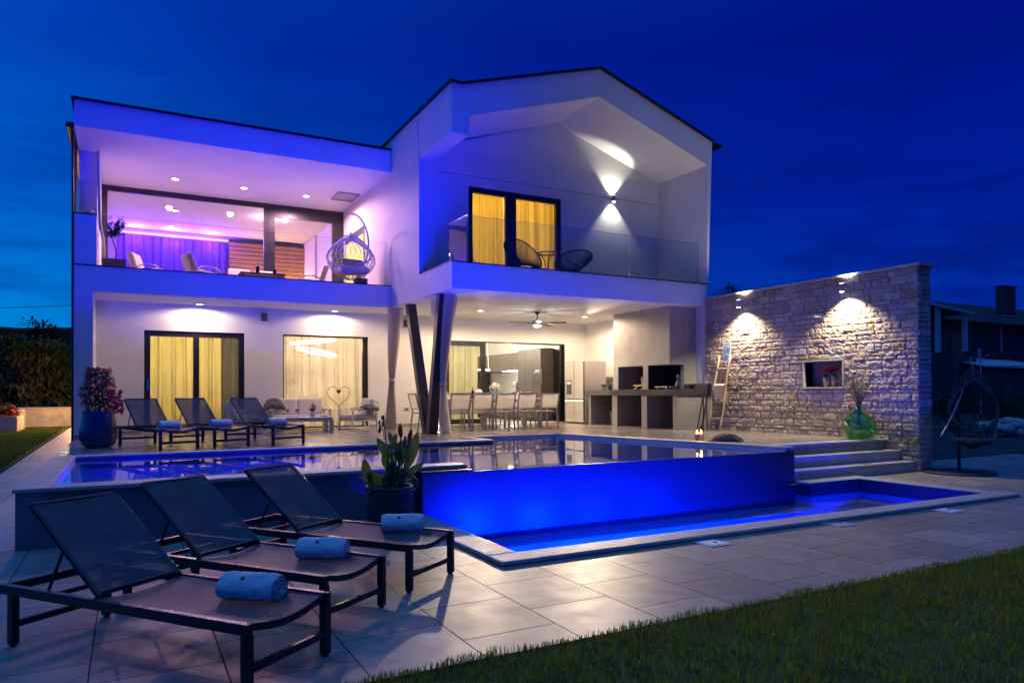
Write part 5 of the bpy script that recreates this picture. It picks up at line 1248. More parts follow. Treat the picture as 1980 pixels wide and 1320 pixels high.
f = thing('gas_cabinet', 'brown drawer stack standing under the worktop beside the bin', 'cabinet', (11.15, 14.48, T)); MB().box(-.15, -.09, 0, .3, .09, .70).build('body', 'cabinet', f, bevel=.004)
for k in range(3): MB().box(-.162, -.08, .04 + .22 * k, -.1505, .08, .22 + .22 * k).build('drawer', 'wood_light', f, bevel=.004)
# fridge
f = thing('fridge', 'tall stainless fridge with water dispenser and two bottom doors', 'fridge', (10.5, 15.5, T))
MB().box(.045, 0, .03, .72, .88, 1.66).build('body', 'grey_metal', f, bevel=.006)
for y0, y1, z0, z1 in ((.005, .435, .66, 1.65), (.445, .875, .66, 1.65), (.005, .435, .05, .62), (.445, .875, .05, .62)):
    dr = MB().box(-.01, y0, z0, .04, y1, z1).build('door', 'steel', f, bevel=.008)
    if z0 > .5 and y0 > .4:
        MB().box(-.013, y0 + .12, .78, -.0105, y0 + .36, 1.16).build('dispenser', 'black_plastic', dr); MB().box(-.015, y0 + .15, 1.05, -.0132, y0 + .33, 1.13).build('display', 'sign_white', dr)
MB().box(-.004, .005, .625, .044, .875, .655).build('handle_gap', 'black_plastic', f)
q = at(1092, 735, Y=16.9); b = MB().box(-.05, -.04, -.45, .05, .04, .45).build('folded_ironing_board', 'grey_plastic', loc=(10.98, 16.86, T + .95)); tag(b, 'narrow dark panel leaning on the wall behind the fridge', 'panel')

# ================================================================= LADDER, SIGN, CANDLES, CUSHION
lt = at(1391, 689, X=SX - .08); lt2 = at(1418, 686, X=SX - .08)
t = thing('wooden_ladder', 'pale rustic wooden ladder leaning on the stone wall', 'ladder', (SX - .42, 11.45, T))
rg = random.Random(3); rails = []
for yf, yt in ((.18, .16), (-.19, -.17)):
    pts = [(-.0 + .32 * f + .012 * math.sin(7 * f + yf * 9), yf + (yt - yf) * f + .014 * math.sin(9 * f + yf * 20), 1.63 * f) for f in [i / 10 for i in range(11)]]; rails.append(pts)
    MB().tube(pts, [.024 - .0006 * i for i in range(11)], 8).build('rail', 'wood_light', t, smooth=True)
for k in (1.6, 3.9, 6.1, 8.2):
    f = k / 10; MB().tube([(.32 * f, .18, 1.63 * f), (.32 * f, 0, 1.63 * f + .004), (.32 * f, -.185, 1.63 * f)], .014, 7).build('rung', 'wood_light', t, smooth=True)
f = thing('hanging_towel', 'beige towel folded over a rung of the rustic ladder', 'towel', (SX - .42 + .195, 11.45, T + 1.0)); b = MB()
def tw_(u, v):
    y = -.15 + .30 * u; s = v * .62
    if s < .34: return (-.022 - .16 * s / .34 * .35 - .004 * math.sin(9 * u), y, -.34 + s)
    return (-.02 + .04 * (s - .34) / .28 + .0, y, .0 - (s - .34) * .85 + .012)
b.grid(tw_, 10, 18); o = b.build('cloth', 'towel_beige', f, smooth=True); so = o.modifiers.new('solid', 'SOLIDIFY'); so.thickness = .014
b = MB(); b.grid(lambda u, v: (-.052 - .008 * math.sin(PI * u), -.14 + .28 * u, -.40 + .24 * v), 8, 8); o = b.build('pocket_fold', 'towel_beige', f, smooth=True); so = o.modifiers.new('solid', 'SOLIDIFY'); so.thickness = .016
MB().ball((-.066, 0, -.33), (.004, .014, .014), 8, 6).build('badge', 'badge', f)
sg = at(1405, 681, X=SX - .11)
t = thing('hanging_sign', 'small blue and white printed sign hanging above the ladder', 'sign', (SX - .10, sg.y, sg.z))
MB().box(-.004, -.115, -.215, .004, .115, .215).build('board', 'sign_white', t)
b = MB(); rg = random.Random(9)
for r in range(9):
    z = .10 - r * .034; y = -.095
    while y < .09:
        w = rg.uniform(.012, .05)
        if rg.random() < .82: b.add([(-.0045, y, z), (-.0045, min(.098, y + w), z), (-.0045, min(.098, y + w), z + .027), (-.0045, y, z + .027)], [(0, 1, 2, 3)])
        y += w + .006
b.build('print_blocks', 'sign_blue', t)
b = MB(); y = -.085
for w in (.028, .014, .03, .016, .024):
    b.add([(-.0045, y, .155), (-.0045, y + w, .155), (-.0045, y + w, .185), (-.0045, y, .185)], [(0, 1, 2, 3)]); y += w + .012
b.build('heading', 'sign_blue', t); MB().tube([(0, -.10, .215), (.03, 0, .27), (0, .10, .215)], .003, 5).build('string', 'rope', t)
for k, (u, v, h, r, l) in enumerate(((1348, 853, .20, .050, 'lit candle lantern of clear glass at the pool corner, the front one'), (1356, 851, .18, .045, 'lit candle in glass at the pool corner, just behind the front one'))):
    p = at(u, v, Z=T); t = thing('candle_glass', l, 'candle', (p.x, p.y, T), group='candles at the pool corner')
    MB().lathe([(.0, .001), (r, .001), (r, h)], n=20).build('glass_cylinder', 'clear_glass', t, fix=False)
    MB().lathe([(.0, .004), (r * .8, .004), (r * .8, h * .62), (.0, h * .6)], n=18).build('candle', 'candle_wax', t)
    MB().lathe([(.0, 0), (.016, .015), (.013, .035), (.0, .075)], (0, 0, h * .62), 10).build('flame', 'flame', t, smooth=True)
    lamp('POINT', (p.x, p.y, T + h * .62 + .1), 3.2, (1., .42, .08), .02, parent=t)
p0 = at(1350, 836, Z=T)
t = thing('pole_stand', 'pair of thin dark poles leaning together behind the candles', 'stand', (p0.x, p0.y, T))
pa, pb, pc = at(1347, 836, Y=p0.y) - t.location, at(1362, 836, Y=p0.y) - t.location, at(1361, 757, Y=p0.y) - t.location
MB().tube([(pa.x, 0, 0), (pc.x, 0, pc.z)], .014, 8).build('pole', 'black_plastic', t); MB().tube([(pb.x, .03, 0), (pc.x + .015, .03, pc.z)], .012, 8).build('pole', 'black_plastic', t)
c0 = at(1404, 853, Z=T)
b = MB(); off = Vector((3, 3, 0))
b.grid(lambda u, v: ((u - .5) * .55, (v - .5) * .55, .004 + .125 * (1 - abs(2 * u - 1) ** 2.2) ** .7 * (1 - abs(2 * v - 1) ** 2.2) ** .7 + .012 * noise.noise(Vector((u * 5, v * 5, 0)) + off)), 24, 24)
o = b.build('floor_cushion', 'dark_cushion', smooth=True, loc=(c0.x + .10, c0.y + .1, T)); o.rotation_euler = (0, 0, R(40)); tag(o, 'dark floor cushion lying on the terrace beside the candles', 'cushion')

# ================================================================= STONE WALL EXTRAS
b = thing('wall_shower', 'slim chrome shower arm with a square head on the stone wall', 'shower', (SX - .0, 9.02, 2.76))
MB().box(-.04, -.05, -.05, .0, .05, .05).build('wall_plate', 'chrome', b, bevel=.003); MB().bar((-.04, 0, 0), (-.26, .0, .0), .025, .018).build('arm', 'chrome', b); MB().box(-.34, -.09, -.035, -.16, .09, -.012).build('head', 'chrome', b, bevel=.003)
q = at(1532, 788, X=SX - .02)
b = thing('garden_tap', 'small chrome tap low on the stone wall', 'tap', (SX - .0, q.y, q.z)); MB().lathe([(.0, 0), (.035, 0), (.035, -.03), (.02, -.035), (.02, -.10), (.0, -.10)], n=16, axis='x').build('body', 'chrome', b); MB().bar((-.09, 0, 0), (-.09, 0, -.06), .02).build('spout', 'chrome', b); MB().bar((-.06, -.03, .03), (-.06, .03, .03), .014).build('handle', 'chrome', b)
ny0, ny1 = min(niche[:2]), max(niche[:2])
small_pot((SX + .09, ny0 + (ny1 - ny0) * .50, niche[2] + .001), 'clay pot of dark red flowers in the wall niche, the fuller one', 4, .075, .19, 14, 'terracotta', 'leaf_dark', .08, 'petal_red')
small_pot((SX + .10, ny0 + (ny1 - ny0) * .32, niche[2] + .001), 'slim clay pot of dark red flowers in the wall niche, nearer the steps', 5, .06, .21, 12, 'terracotta', 'leaf_dark', .07, 'petal_red')
t = thing('demijohn', 'big green glass demijohn at the top of the steps by the stone wall', 'demijohn', (11.20, 8.03, T))
MB().lathe([(.0, .0), (.16, .0), (.235, .06), (.285, .16), (.287, .24), (.25, .34), (.17, .43), (.085, .49), (.052, .53), (.045, .60), (.056, .61), (.056, .63), (.045, .63)], n=44).build('body', 'green_glass', t, smooth=True, fix=False)
MB().lathe([(.15, .012), (.22, .065), (.272, .16), (.274, .24), (.24, .335), (.16, .42), (.078, .48), (.042, .53)], n=44).build('inner_wall', 'green_glass', t, smooth=True, fix=False)
g_ = thing('dried_stems', 'spray of dry grass stems standing in the green demijohn', 'dried plant', (11.20, 8.03, T + .2)); rg = random.Random(12); b = MB(); sb2 = MB()
for k in range(70):
    a = rg.uniform(0, 2 * PI); sp_ = rg.uniform(.04, .36); h = rg.uniform(.75, 1.0); tip = Vector((sp_ * math.cos(a), sp_ * math.sin(a), h)); 
    pts = [Vector((rg.uniform(-.03, .03), rg.uniform(-.03, .03), .05)), Vector((tip.x * .08, tip.y * .08, .40)), Vector((tip.x * .5, tip.y * .5, .40 + (h - .40) * .55)), tip]
    b.tube(pts, [.0035, .003, .0025, .0012], 4)
    for i in range(9):
        f = rg.uniform(.2, 1); q = pts[2].lerp(tip, f) if f > .45 else pts[1].lerp(pts[2], f * 2)
        sb2.leaf(q, (rg.uniform(-1, 1), rg.uniform(-1, 1), rg.uniform(.2, 1.3)), rg.uniform(.03, .06), .006, n=2)
b.build('stalks', 'straw', g_); sb2.build('seed_sprays', 'straw', g_, fix=False)
q = at(1651, 722, Y=7.9); t = thing('bird_ornament', 'tiny blue and white ornament clipped among the dry stems', 'ornament', (q.x, 7.9, q.z)); MB().ball((0, 0, 0), (.035, .03, .028), 12, 8).build('body', 'glaze_blue', t, smooth=True); MB().ball((.02, 0, -.022), (.028, .025, .018), 10, 6).build('belly', 'white_ceramic', t, smooth=True); MB().ball((-.028, 0, .022), .017, 10, 6).build('head', 'white_ceramic', t, smooth=True)

# ================================================================= HANGING CHAIRS
def egg(t, c, rx, h, m, rim_m, face, nl=26, seed=0, open_=70):
    """tear-drop basket of woven strands, open to the front (angle face)"""
    prof = lambda v: math.sin(PI * min(1, v * 1.02)) ** .62 * (1 - .48 * v ** 2.2) if v < .985 else .05
    def P(a, v): r = rx * prof(max(.012, v)) * 1.22; return Vector((c[0] + r * math.cos(a), c[1] + r * math.sin(a) * .86, c[2] + h * v))
    o = R(open_); b = MB(); rg = random.Random(seed)
    lim = lambda v: (o * max(0., math.sin(PI * min(1, max(0, (v - .20) / .62)))) ** .7) if v > .20 else 0
    for k in range(nl):
        a0 = face + 2 * PI * k / nl
        for s in (-1, 1):
            run = []
            for i in range(26):
                v = .01 + .93 * i / 25; a = a0 + s * 1.25 * v; dlt = (a - face + PI) % (2 * PI) - PI
                if abs(dlt) >= lim(v): run.append(P(a, v))
                else:
                    if len(run) > 1: b.tube(run, .0065, 4)
                    run = []
            if len(run) > 1: b.tube(run, .0065, 4)
    for v in [.03 + .05 * i for i in range(18)]:
        run = []; l_ = lim(v)
        for i in range(41):
            a = face + l_ + (2 * PI - 2 * l_) * i / 40; run.append(P(a, v))
        b.tube(run, .004, 4)
    b.build('woven_basket', m, t)
    rim = [P(face + lim(v), v) for v in [.2 + .78 * i / 30 for i in range(31)]] + [P(face - lim(v), v) for v in [.2 + .78 * (30 - i) / 30 for i in range(31)]]
    MB().tube(rim, .022, 8, closed=True).build('rim', rim_m, t, smooth=True)
    b = MB()
    for k in range(9): a = face + PI + (k - 4) * .28; b.tube([P(a, .55), P(a, .8), P(a, .97)], .006, 5)
    b.build('back_cords', rim_m, t)
top = at(676, 413, Y=16.3); bot = at(676, 541, Y=16.3); rx_ = (at(720, 490, Y=16.3).x - at(638, 490, Y=16.3).x) / 2
t = thing('hanging_chair', 'white woven egg chair hanging from a curved stand on the upper balcony', 'hanging chair', (at(679, 540, Y=16.3).x, 16.3, ZF + .02))
bz = bot.z - t.location.z - .02; hz = at(676, 447, Y=16.3).z - bot.z
egg(t, (0, 0, bz), rx_, hz, 'wicker_white', 'wicker_white', R(-118), 22, 1)
b = MB(); tz = top.z - t.location.z
arc = [(0, 0, tz), (.12, 0, tz - .02), (.26, .0, tz - .13), (.37, .0, tz - .36), (.42, .02, tz - .66), (.38, .05, tz - 1.0), (.24, .08, tz - 1.3), (.12, .1, .05)]
def smooth_pts(pts, k=6):
    out = []; P_ = [Vector(p) for p in pts]
    for i in range(len(P_) - 1):
        a, b0, c_, d = P_[max(i - 1, 0)], P_[i], P_[i + 1], P_[min(i + 2, len(P_) - 1)]
        for j in range(k):
            s = j / k; out.append(.5 * ((2 * b0) + (c_ - a) * s + (2 * a - 5 * b0 + 4 * c_ - d) * s * s + (3 * b0 - a - 3 * c_ + d) * s ** 3))
    return out + [P_[-1]]
b.tube(smooth_pts(arc), .022, 8); b.build('curved_arm', 'grey_metal', t, smooth=True)
MB().tube([(.30 * math.cos(a), .05 + .36 * math.sin(a), .03) for a in [2 * PI * i / 32 for i in range(32)]], .024, 8, closed=True).build('base_ring', 'wicker_white', t, smooth=True)
MB().tube([(0, 0, tz), (0, 0, bz + hz * .97)], .008, 6).build('chain', 'chrome', t)
MB().obox((.03, .0, bz + .24), (rx_ * 1.3, rx_ * 1.1, .16)).build('seat_cushion', 'cream_fabric', t, bevel=.06, seg=3); MB().obox((.06, .12, bz + .42), (rx_ * 1.05, .12, .22), (-.3, 0, .1)).build('pillow', 'grey_fabric', t, bevel=.05, seg=3)
# dark egg chair in the garden, right
bx = at(1855, 914, Z=0)
t = thing('hanging_chair', 'dark egg chair with a fur-edged cushion on a round base beyond the stone wall', 'hanging chair', (bx.x, bx.y, 0))
MB().lathe([(.0, 0), (.53, 0), (.53, .02), (.50, .035), (.0, .04)], n=40).build('base_plate', 'black_plastic', t)
Yp = bx.y; zt_ = at(1868, 700, Y=Yp).z
arc = [(.0, 0, .03), (.0, .02, 1.0), (.01, .04, 1.5), (.06, .02, zt_ + .05), (.14, -.02, zt_ + .16), (.24, -.06, zt_ + .1)]
MB().tube(smooth_pts(arc), .026, 8).build('curved_arm', 'black_plastic', t, smooth=True)
cc = at(1872, 868, Y=Yp) - Vector((bx.x, bx.y, 0)); hh = at(1872, 705, Y=Yp).z - at(1872, 868, Y=Yp).z
egg(t, (cc.x + .03, -.06, cc.z), .36, hh, 'wicker_dark', 'wicker_dark', R(-140), 20, 2)
MB().tube([(.24, -.06, zt_ + .1), (cc.x + .03, -.06, cc.z + hh * .97)], .008, 6).build('chain', 'chrome', t)
b = MB(); b.ball((cc.x + .02, -.08, cc.z + .17), (.33, .28, .12), 24, 12); b.build('seat_cushion', 'charcoal_fabric', t, smooth=True)
rg = random.Random(2); b = MB()
for k in range(900):
    a = rg.uniform(PI * .75, PI * 1.95); r = .33; q = Vector((cc.x + .02 + r * math.cos(a), -.08 + .28 * math.sin(a), cc.z + .18 + (.3 * max(0, math.cos(a)) ** 2))); b.leaf(q + Vector((rg.gauss(0, .012), rg.gauss(0, .012), rg.gauss(0, .012))), (rg.gauss(0, 1), rg.gauss(0, 1), rg.gauss(.3, 1)), .03, .005, n=2)
b.build('fur_trim', 'cream_fabric', t, fix=False)
st_ = at(1820, 842, Y=Yp) - Vector((bx.x, bx.y, 0)); st2 = at(1868, 735, Y=Yp) - Vector((bx.x, bx.y, 0))
MB().tube(smooth_pts([st_, st_.lerp(st2, .35) + Vector((.03, 0, -.03)), st_.lerp(st2, .7) + Vector((.03, 0, -.02)), st2]), .012, 6).build('front_cord', 'rope', t, smooth=True)
# ================================================================= UPPER BALCONIES
OG = ZF + .02
def acapulco(label, loc, rz):
    """round string chair: tilted hoop, cords to a low ring, bent rod legs; faces -y"""
    t = thing('string_chair', label, 'chair', loc, rz, 'black string chairs on the gable balcony'); til = R(38)
    def hoop(a, r=.42): x, y = r * math.cos(a), r * 1.12 * math.sin(a); return Vector((x, y * math.cos(til) + .02, .48 + y * math.sin(til)))
    MB().tube([hoop(2 * PI * i / 48) for i in range(48)], .014, 8, closed=True).build('hoop', 'black_cord', t, smooth=True)
    lowr = lambda a: Vector((.15 * math.cos(a), -.04 + .17 * math.sin(a), .24)); b = MB()
    for k in range(84): a = 2 * PI * k / 84; b.tube([hoop(a), hoop(a).lerp(lowr(a), .5) - Vector((0, 0, .03)), lowr(a)], .0065, 4)
    b.build('cords', 'black_cord', t); MB().tube([lowr(2 * PI * i / 24) for i in range(24)], .010, 6, closed=True).build('seat_ring', 'black_cord', t, smooth=True)
    for a in (R(45), R(135), R(225), R(315)): MB().tube([lowr(a), Vector((.3 * math.cos(a), .27 * math.sin(a), 0))], .011, 6).build('leg', 'black_cord', t)
    return t
q = at(1012, 510, Y=12.95); acapulco('black round string chair on the gable balcony, tilted back beside the door', (q.x, 12.95, OG), R(100))
q = at(1108, 506, Y=12.95); o = acapulco('black round string chair on the gable balcony with a pale cushion', (q.x, 12.95, OG), R(-50))
c = MB(); c.obox((0, 0, 0), (.34, .32, .09), (.45, .15, .3)); c = c.build('seat_cushion', 'grey_fabric', bevel=.04, seg=3, loc=(q.x + .02, 12.93, OG + .40)); tag(c, 'pale grey cushion lying in the right string chair', 'cushion')
q = at(1058, 490, Y=13.05); zt = q.z
t = thing('round_table', 'small black round side table with a glass top between the string chairs', 'table', (q.x, 13.05, OG)); hz = zt - OG
MB().tube([(.22 * math.cos(a), .22 * math.sin(a), hz) for a in [2 * PI * i / 40 for i in range(40)]], .014, 8, closed=True).build('rim', 'black_cord', t, smooth=True); MB().lathe([(.0, hz), (.21, hz), (.21, hz + .006), (.0, hz + .006)], n=36).build('glass_top', 'clear_glass', t)
for k in range(3): a = 2 * PI * k / 3 + .3; MB().tube(smooth_pts([(.22 * math.cos(a), .22 * math.sin(a), hz), (.07 * math.cos(a), .07 * math.sin(a), hz - .12), (.05 * math.cos(a), .05 * math.sin(a), .2), (.18 * math.cos(a), .18 * math.sin(a), 0)]), .010, 6).build('leg', 'black_cord', t, smooth=True)
def lounge_chair(label, loc, rz, w=.68):
    t = thing('lounge_chair', label, 'armchair', loc, rz, 'cream lounge chairs on the upper balcony'); t.scale = (.9, .9, .88)
    for sx in (-1, 1):
        x = sx * (w / 2 - .02); MB().tube(smooth_pts([(x, .36, 0), (x, .30, .28), (x, .05, .46), (x, -.25, .42), (x, -.34, .30), (x, -.30, 0)]), .018, 7).build('arm_frame', 'white_metal', t, smooth=True)
    MB().obox((0, -.02, .28), (w - .08, .60, .13), (.08, 0, 0)).build('seat_cushion', 'cream_fabric', t, bevel=.045, seg=3); MB().obox((0, .31, .53), (w - .08, .15, .52), (-.32, 0, 0)).build('back_cushion', 'cream_fabric', t, bevel=.055, seg=3)
    return t
for u, y, rz, l in ((290, 17.4, 70, 'cream lounge chair low behind the glass rail, nearest the olive tree'), (392, 17.1, 100, 'cream lounge chair on the upper balcony, side-on left of the low table'), (470, 18.3, 8, 'cream lounge chair behind the low table, nearer the violet-lit curtain'), (515, 18.3, -6, 'cream lounge chair behind the low table, nearer the sliding door'), (600, 17.3, -95, 'cream lounge chair on the upper balcony beside the hanging chair')):
    q = at(u, 520, Y=y); lounge_chair(l, (q.x, y, ZF), R(rz))
q0, q1 = at(462, 528, Y=17.1), at(548, 536, Y=17.1)
t = thing('low_table', 'low dark table with bottles on the upper balcony', 'table', ((q0.x + q1.x) / 2, 17.1, ZF)); hz = q0.z - ZF; w = (q1.x - q0.x) / 2
MB().box(-w, -.3, hz - .03, w, .3, hz).build('tabletop', 'frame_metal', t, bevel=.004)
for sx in (-1, 1):
    for sy in (-1, 1): MB().box(sx * (w - .05) - .02, sy * .25 - .02, 0, sx * (w - .05) + .02, sy * .25 + .02, hz - .0305).build('leg', 'frame_metal', t)
for u, l, h in ((498, 'dark bottle on the low balcony table, the taller one', .24), (531, 'dark stubby bottle on the low balcony table', .17)):
    q = at(u, 520, Y=17.0); bottle((q.x, 17.0, ZF + hz), h, .045, 'wine', l)
q = at(541, 520, Y=17.1); b = MB().lathe([(.0, 0), (.05, 0), (.09, .05), (.08, .05), (.0, .015)], n=18).build('bowl', 'white_ceramic', smooth=True, loc=(q.x, 17.1, ZF + hz)); tag(b, 'small white bowl on the low balcony table', 'bowl')
t = thing('planter_box', 'dark square planter under the olive tree on the upper balcony', 'planter', (at(221, 505, Y=16.5).x, 16.5, ZF)); hz = at(221, 503, Y=16.5).z - ZF; MB().box(-.21, -.2, 0, .21, .2, hz).build('box', 'grey_plastic', t, bevel=.008); MB().box(-.18, -.17, hz, .18, .17, hz + .006).build('soil', 'soil', t)
tr = thing('olive_tree', 'slim young tree with a round leafy head in the dark balcony planter', 'tree', t.location + Vector((0, 0, hz))); rg = random.Random(21)
tt = at(229, 412, Y=16.5) - tr.location; hb = tt.z
MB().tube(smooth_pts([(.02, 0, 0), (.03, .01, hb * .2), (-.04, 0, hb * .45), (-.06, 0, hb * .6)]), [.013] * 12 + [.012] * 7, 7).build('trunk', 'bark', tr, smooth=True)
b = MB(); tw2 = MB()
for k in range(24):
    a = rg.uniform(0, 2 * PI); e = Vector((-.02 + rg.uniform(-.17, .20), rg.uniform(-.18, .18), rg.uniform(hb * .5, hb * 1.0))); s0 = Vector((-.05, 0, rg.uniform(hb * .45, hb * .65))); tw2.tube([s0, s0.lerp(e, .5) + Vector((0, 0, .03)), e], [.006, .004, .002], 4)
    for i in range(20): q = s0.lerp(e, rg.uniform(.3, 1.08)); b.leaf(q, (rg.gauss(0, 1), rg.gauss(0, 1), rg.gauss(.3, .8)), rg.uniform(.06, .10), .028, n=3)
tw2.build('twigs', 'bark', tr); b.build('crown', 'leaf_dark', tr, fix=False)
t = thing('planter_box', 'dark planter box at the foot of the white hanging chair', 'planter', (at(697, 545, Y=16.3).x, 16.3, ZF)); MB().box(-.14, -.12, 0, .14, .12, at(697, 539, Y=16.3).z - ZF).build('box', 'grey_plastic', t, bevel=.006); MB().box(-.12, -.1, at(697, 539, Y=16.3).z - ZF, .12, .1, at(697, 539, Y=16.3).z - ZF + .004).build('soil', 'soil', t)
q = at(168, 411, Y=15.8)
t = thing('glass_lantern', 'glass onion-shaped lantern on the corner pier of the upper balcony', 'lantern', (q.x, 15.9, 4.762)); MB().lathe([(.07, .02), (.11, .05), (.12, .10), (.06, .17), (.02, .24)], n=20).build('glass_bowl', 'clear_glass', t, smooth=True, fix=False); MB().lathe([(.0, 0), (.07, 0), (.07, .02), (.0, .02)], n=16).build('foot', 'white_metal', t); MB().lathe([(.022, .235), (.022, .26), (.0, .275)], n=12).build('cap', 'white_metal', t); MB().lathe([(.0, .02), (.03, .02), (.03, .09), (.0, .09)], n=12).build('candle', 'candle_wax', t)
q0 = at(190, 425, Y=16.9); b = MB().tube(smooth_pts([(q0.x, 16.9, 6.35), (q0.x + .02, 16.9, 5.4), (q0.x + .03, 16.92, 4.9), (q0.x + .10, 16.9, 4.4), (q0.x + .10, 16.9, ZF)]), .03, 8).build('rope_hanging', 'cream_fabric', smooth=True); tag(b, 'pale twisted cloth cord hanging at the corner column of the upper balcony', 'cord')

# ================================================================= LAWN
rng_ = np.random.default_rng(3)
def blades(name, xy, hmin, hmax, wd, label, z=0., dark=1.):
    n = len(xy); h = rng_.uniform(hmin, hmax, n); a = rng_.uniform(0, 2 * np.pi, n); lean = rng_.uniform(.05, .6, n) * h; la = rng_.uniform(0, 2 * np.pi, n); w = wd * rng_.uniform(.7, 1.3, n)
    # clumps lean and grow together
    cl = np.sin(xy[:, 0] * 9.1 + 2 * np.sin(xy[:, 1] * 7.3)) * np.sin(xy[:, 1] * 8.3 + 1.7 * np.sin(xy[:, 0] * 6.1)); h *= 1 + .22 * cl; la += cl * 1.2
    px, py = xy[:, 0], xy[:, 1]; ca, sa = np.cos(a) * w / 2, np.sin(a) * w / 2; lx, ly = np.cos(la) * lean, np.sin(la) * lean
    V = np.empty((n, 5, 3)); 
    V[:, 0] = np.c_[px - ca, py - sa, np.full(n, z)]; V[:, 1] = np.c_[px + ca, py + sa, np.full(n, z)]
    V[:, 2] = np.c_[px - ca * .75 + lx * .35, py - sa * .75 + ly * .35, z + h * .6]; V[:, 3] = np.c_[px + ca * .75 + lx * .35, py + sa * .75 + ly * .35, z + h * .6]
    V[:, 4] = np.c_[px + lx, py + ly, z + h]
    base = np.arange(n)[:, None] * 5
    me = bpy.data.meshes.new(name); me.vertices.add(n * 5); me.vertices.foreach_set('co', V.ravel().astype('f'))
    li = np.concatenate([base + np.array([0, 1, 3, 2]), base + np.array([2, 3, 4])], 1).ravel(); me.loops.add(len(li)); me.loops.foreach_set('vertex_index', li.astype('i'))
    ls = (np.arange(n)[:, None] * 7 + np.array([0, 4])).ravel(); me.polygons.add(2 * n); me.polygons.foreach_set('loop_start', ls.astype('i'))
    me.update(calc_edges=True); me.validate()
    hue = rng_.uniform(0, 1, n) * .7 + .3 * (cl + 1) / 2; g0 = np.array([.05, .11, .010]); g1 = np.array([.12, .19, .018]); c = g0 + (g1 - g0) * hue[:, None]; dry = rng_.random(n) < .05; c[dry] = [.15, .13, .05]; c *= dark
    C = np.ones((n, 5, 4)); C[:, :, :3] = c[:, None, :]
    ca_ = me.color_attributes.new('tint', 'FLOAT_COLOR', 'POINT'); ca_.data.foreach_set('color', C.ravel().astype('f'))
    me.materials.append(MATS['grass_blade']); o = bpy.data.objects.new(name, me); COL.objects.link(o); tag(o, label, 'grass', kind='stuff'); return o
def edge(x): return 3.285 + .018 * np.sin(x * 5) + .012 * np.sin(x * 13)
gx = rng_.uniform(.2, 9.5, 90000); gy = 3.32 - 2.7 * rng_.random(90000) ** 1.25
keep = (gy < edge(gx)) & (gy > .35 * gx - .75) | ((gx < 3) & (gy < edge(gx)) & (gy > .6)); gx, gy = gx[keep], gy[keep]
blades('grass', np.c_[gx, gy], .026, .052, .0050, 'dense short lawn grass in the foreground beside the paving', z=-.008)
tag(MB().add([(-6, -14, -.010), (30, -14, -.010), (30, 3.30, -.010), (-6, 3.30, -.010)], [(0, 1, 2, 3)]).build('lawn', 'lawn_soil'), kind='structure')
lx_ = at(0, 922, Z=0); 
tag(MB().add([(-30, 3.0, -.02), (-1.86, 3.0, -.02), (-2.22, 34.5, -.02), (-30, 34.5, -.02)], [(0, 1, 2, 3)]).build('lawn', 'lawn_soil'), kind='structure')
gx = rng_.uniform(-6.5, -1.9, 90000); gy = 4 + 30 * rng_.random(90000) ** 1.2; k_ = gx < -1.86 - .36 * (gy - 3) / 31.5 - .03
blades('grass', np.c_[gx[k_], gy[k_]], .04, .08, .012, 'dark strip of lawn beyond the path on the left', z=-.02, dark=.8)

# ================================================================= LEFT GARDEN
q0, q1 = at(36, 800, Y=37.0), at(139, 800, Y=37.0)
t = thing('garden_wall', 'low pale block wall at the end of the left lawn', 'wall', (0, 0, 0)); zt = at(90, 787, Y=37.).z
b = MB(); rg = random.Random(5); x = q0.x
MB().box(q0.x, 36.9, -.1, q1.x + 3, 37.3, zt - .05).build('blocks', 'bed_stone', t); MB().box(q0.x - .05, 36.85, zt - .049, q1.x + 3, 37.35, zt).build('coping', 'coping_stone', t, bevel=.01)
t = thing('raised_bed', 'raised stone flower bed with warm-lit sides at the left edge', 'flower bed', (0, 0, 0)); a0, a1 = at(-30, 815, Y=31.), at(33, 815, Y=31.); zb_ = at(10, 806, Y=31.).z
MB().box(a0.x, 31, -.1, a1.x, 33, zb_).build('stone_edge', 'bed_stone', t, bevel=.02); a2 = at(40, 806, Y=34.); MB().box(a0.x, 34, -.1, a2.x, 35.5, at(10, 792, Y=34.).z).build('stone_edge', 'bed_stone', t, bevel=.02)
MB().box(a0.x + .1, 31.1, zb_, a1.x - .1, 32.9, zb_ + .01).build('soil', 'soil', t)
rg = random.Random(31)
for k, (x_, y_) in enumerate(((a1.x - .35, 31.4), (a1.x - .8, 31.7), (a1.x - .4, 32.4))):
    f = thing('flowering_shrub', ['small flowering shrub at the corner of the raised stone bed', 'small flowering shrub at the far left of the raised bed', 'small flowering shrub at the back of the raised bed'][k], 'shrub', (x_, y_, zb_)); b = MB(); fl = MB()
    for i in range(260):
        d = Vector((rg.gauss(0, 1), rg.gauss(0, 1), abs(rg.gauss(0, 1)))).normalized(); q = d * .38 * rg.uniform(.4, 1) + Vector((0, 0, .05)); b.leaf(q, d + Vector((0, 0, .3)), .12, .05, n=2)
        if i % 5 == 0: flower(fl, q * 1.08, d, .07, 4, rg)
    b.build('foliage', 'leaf_dark', f, fix=False); fl.build('blossoms', 'petal_red', f, fix=False)
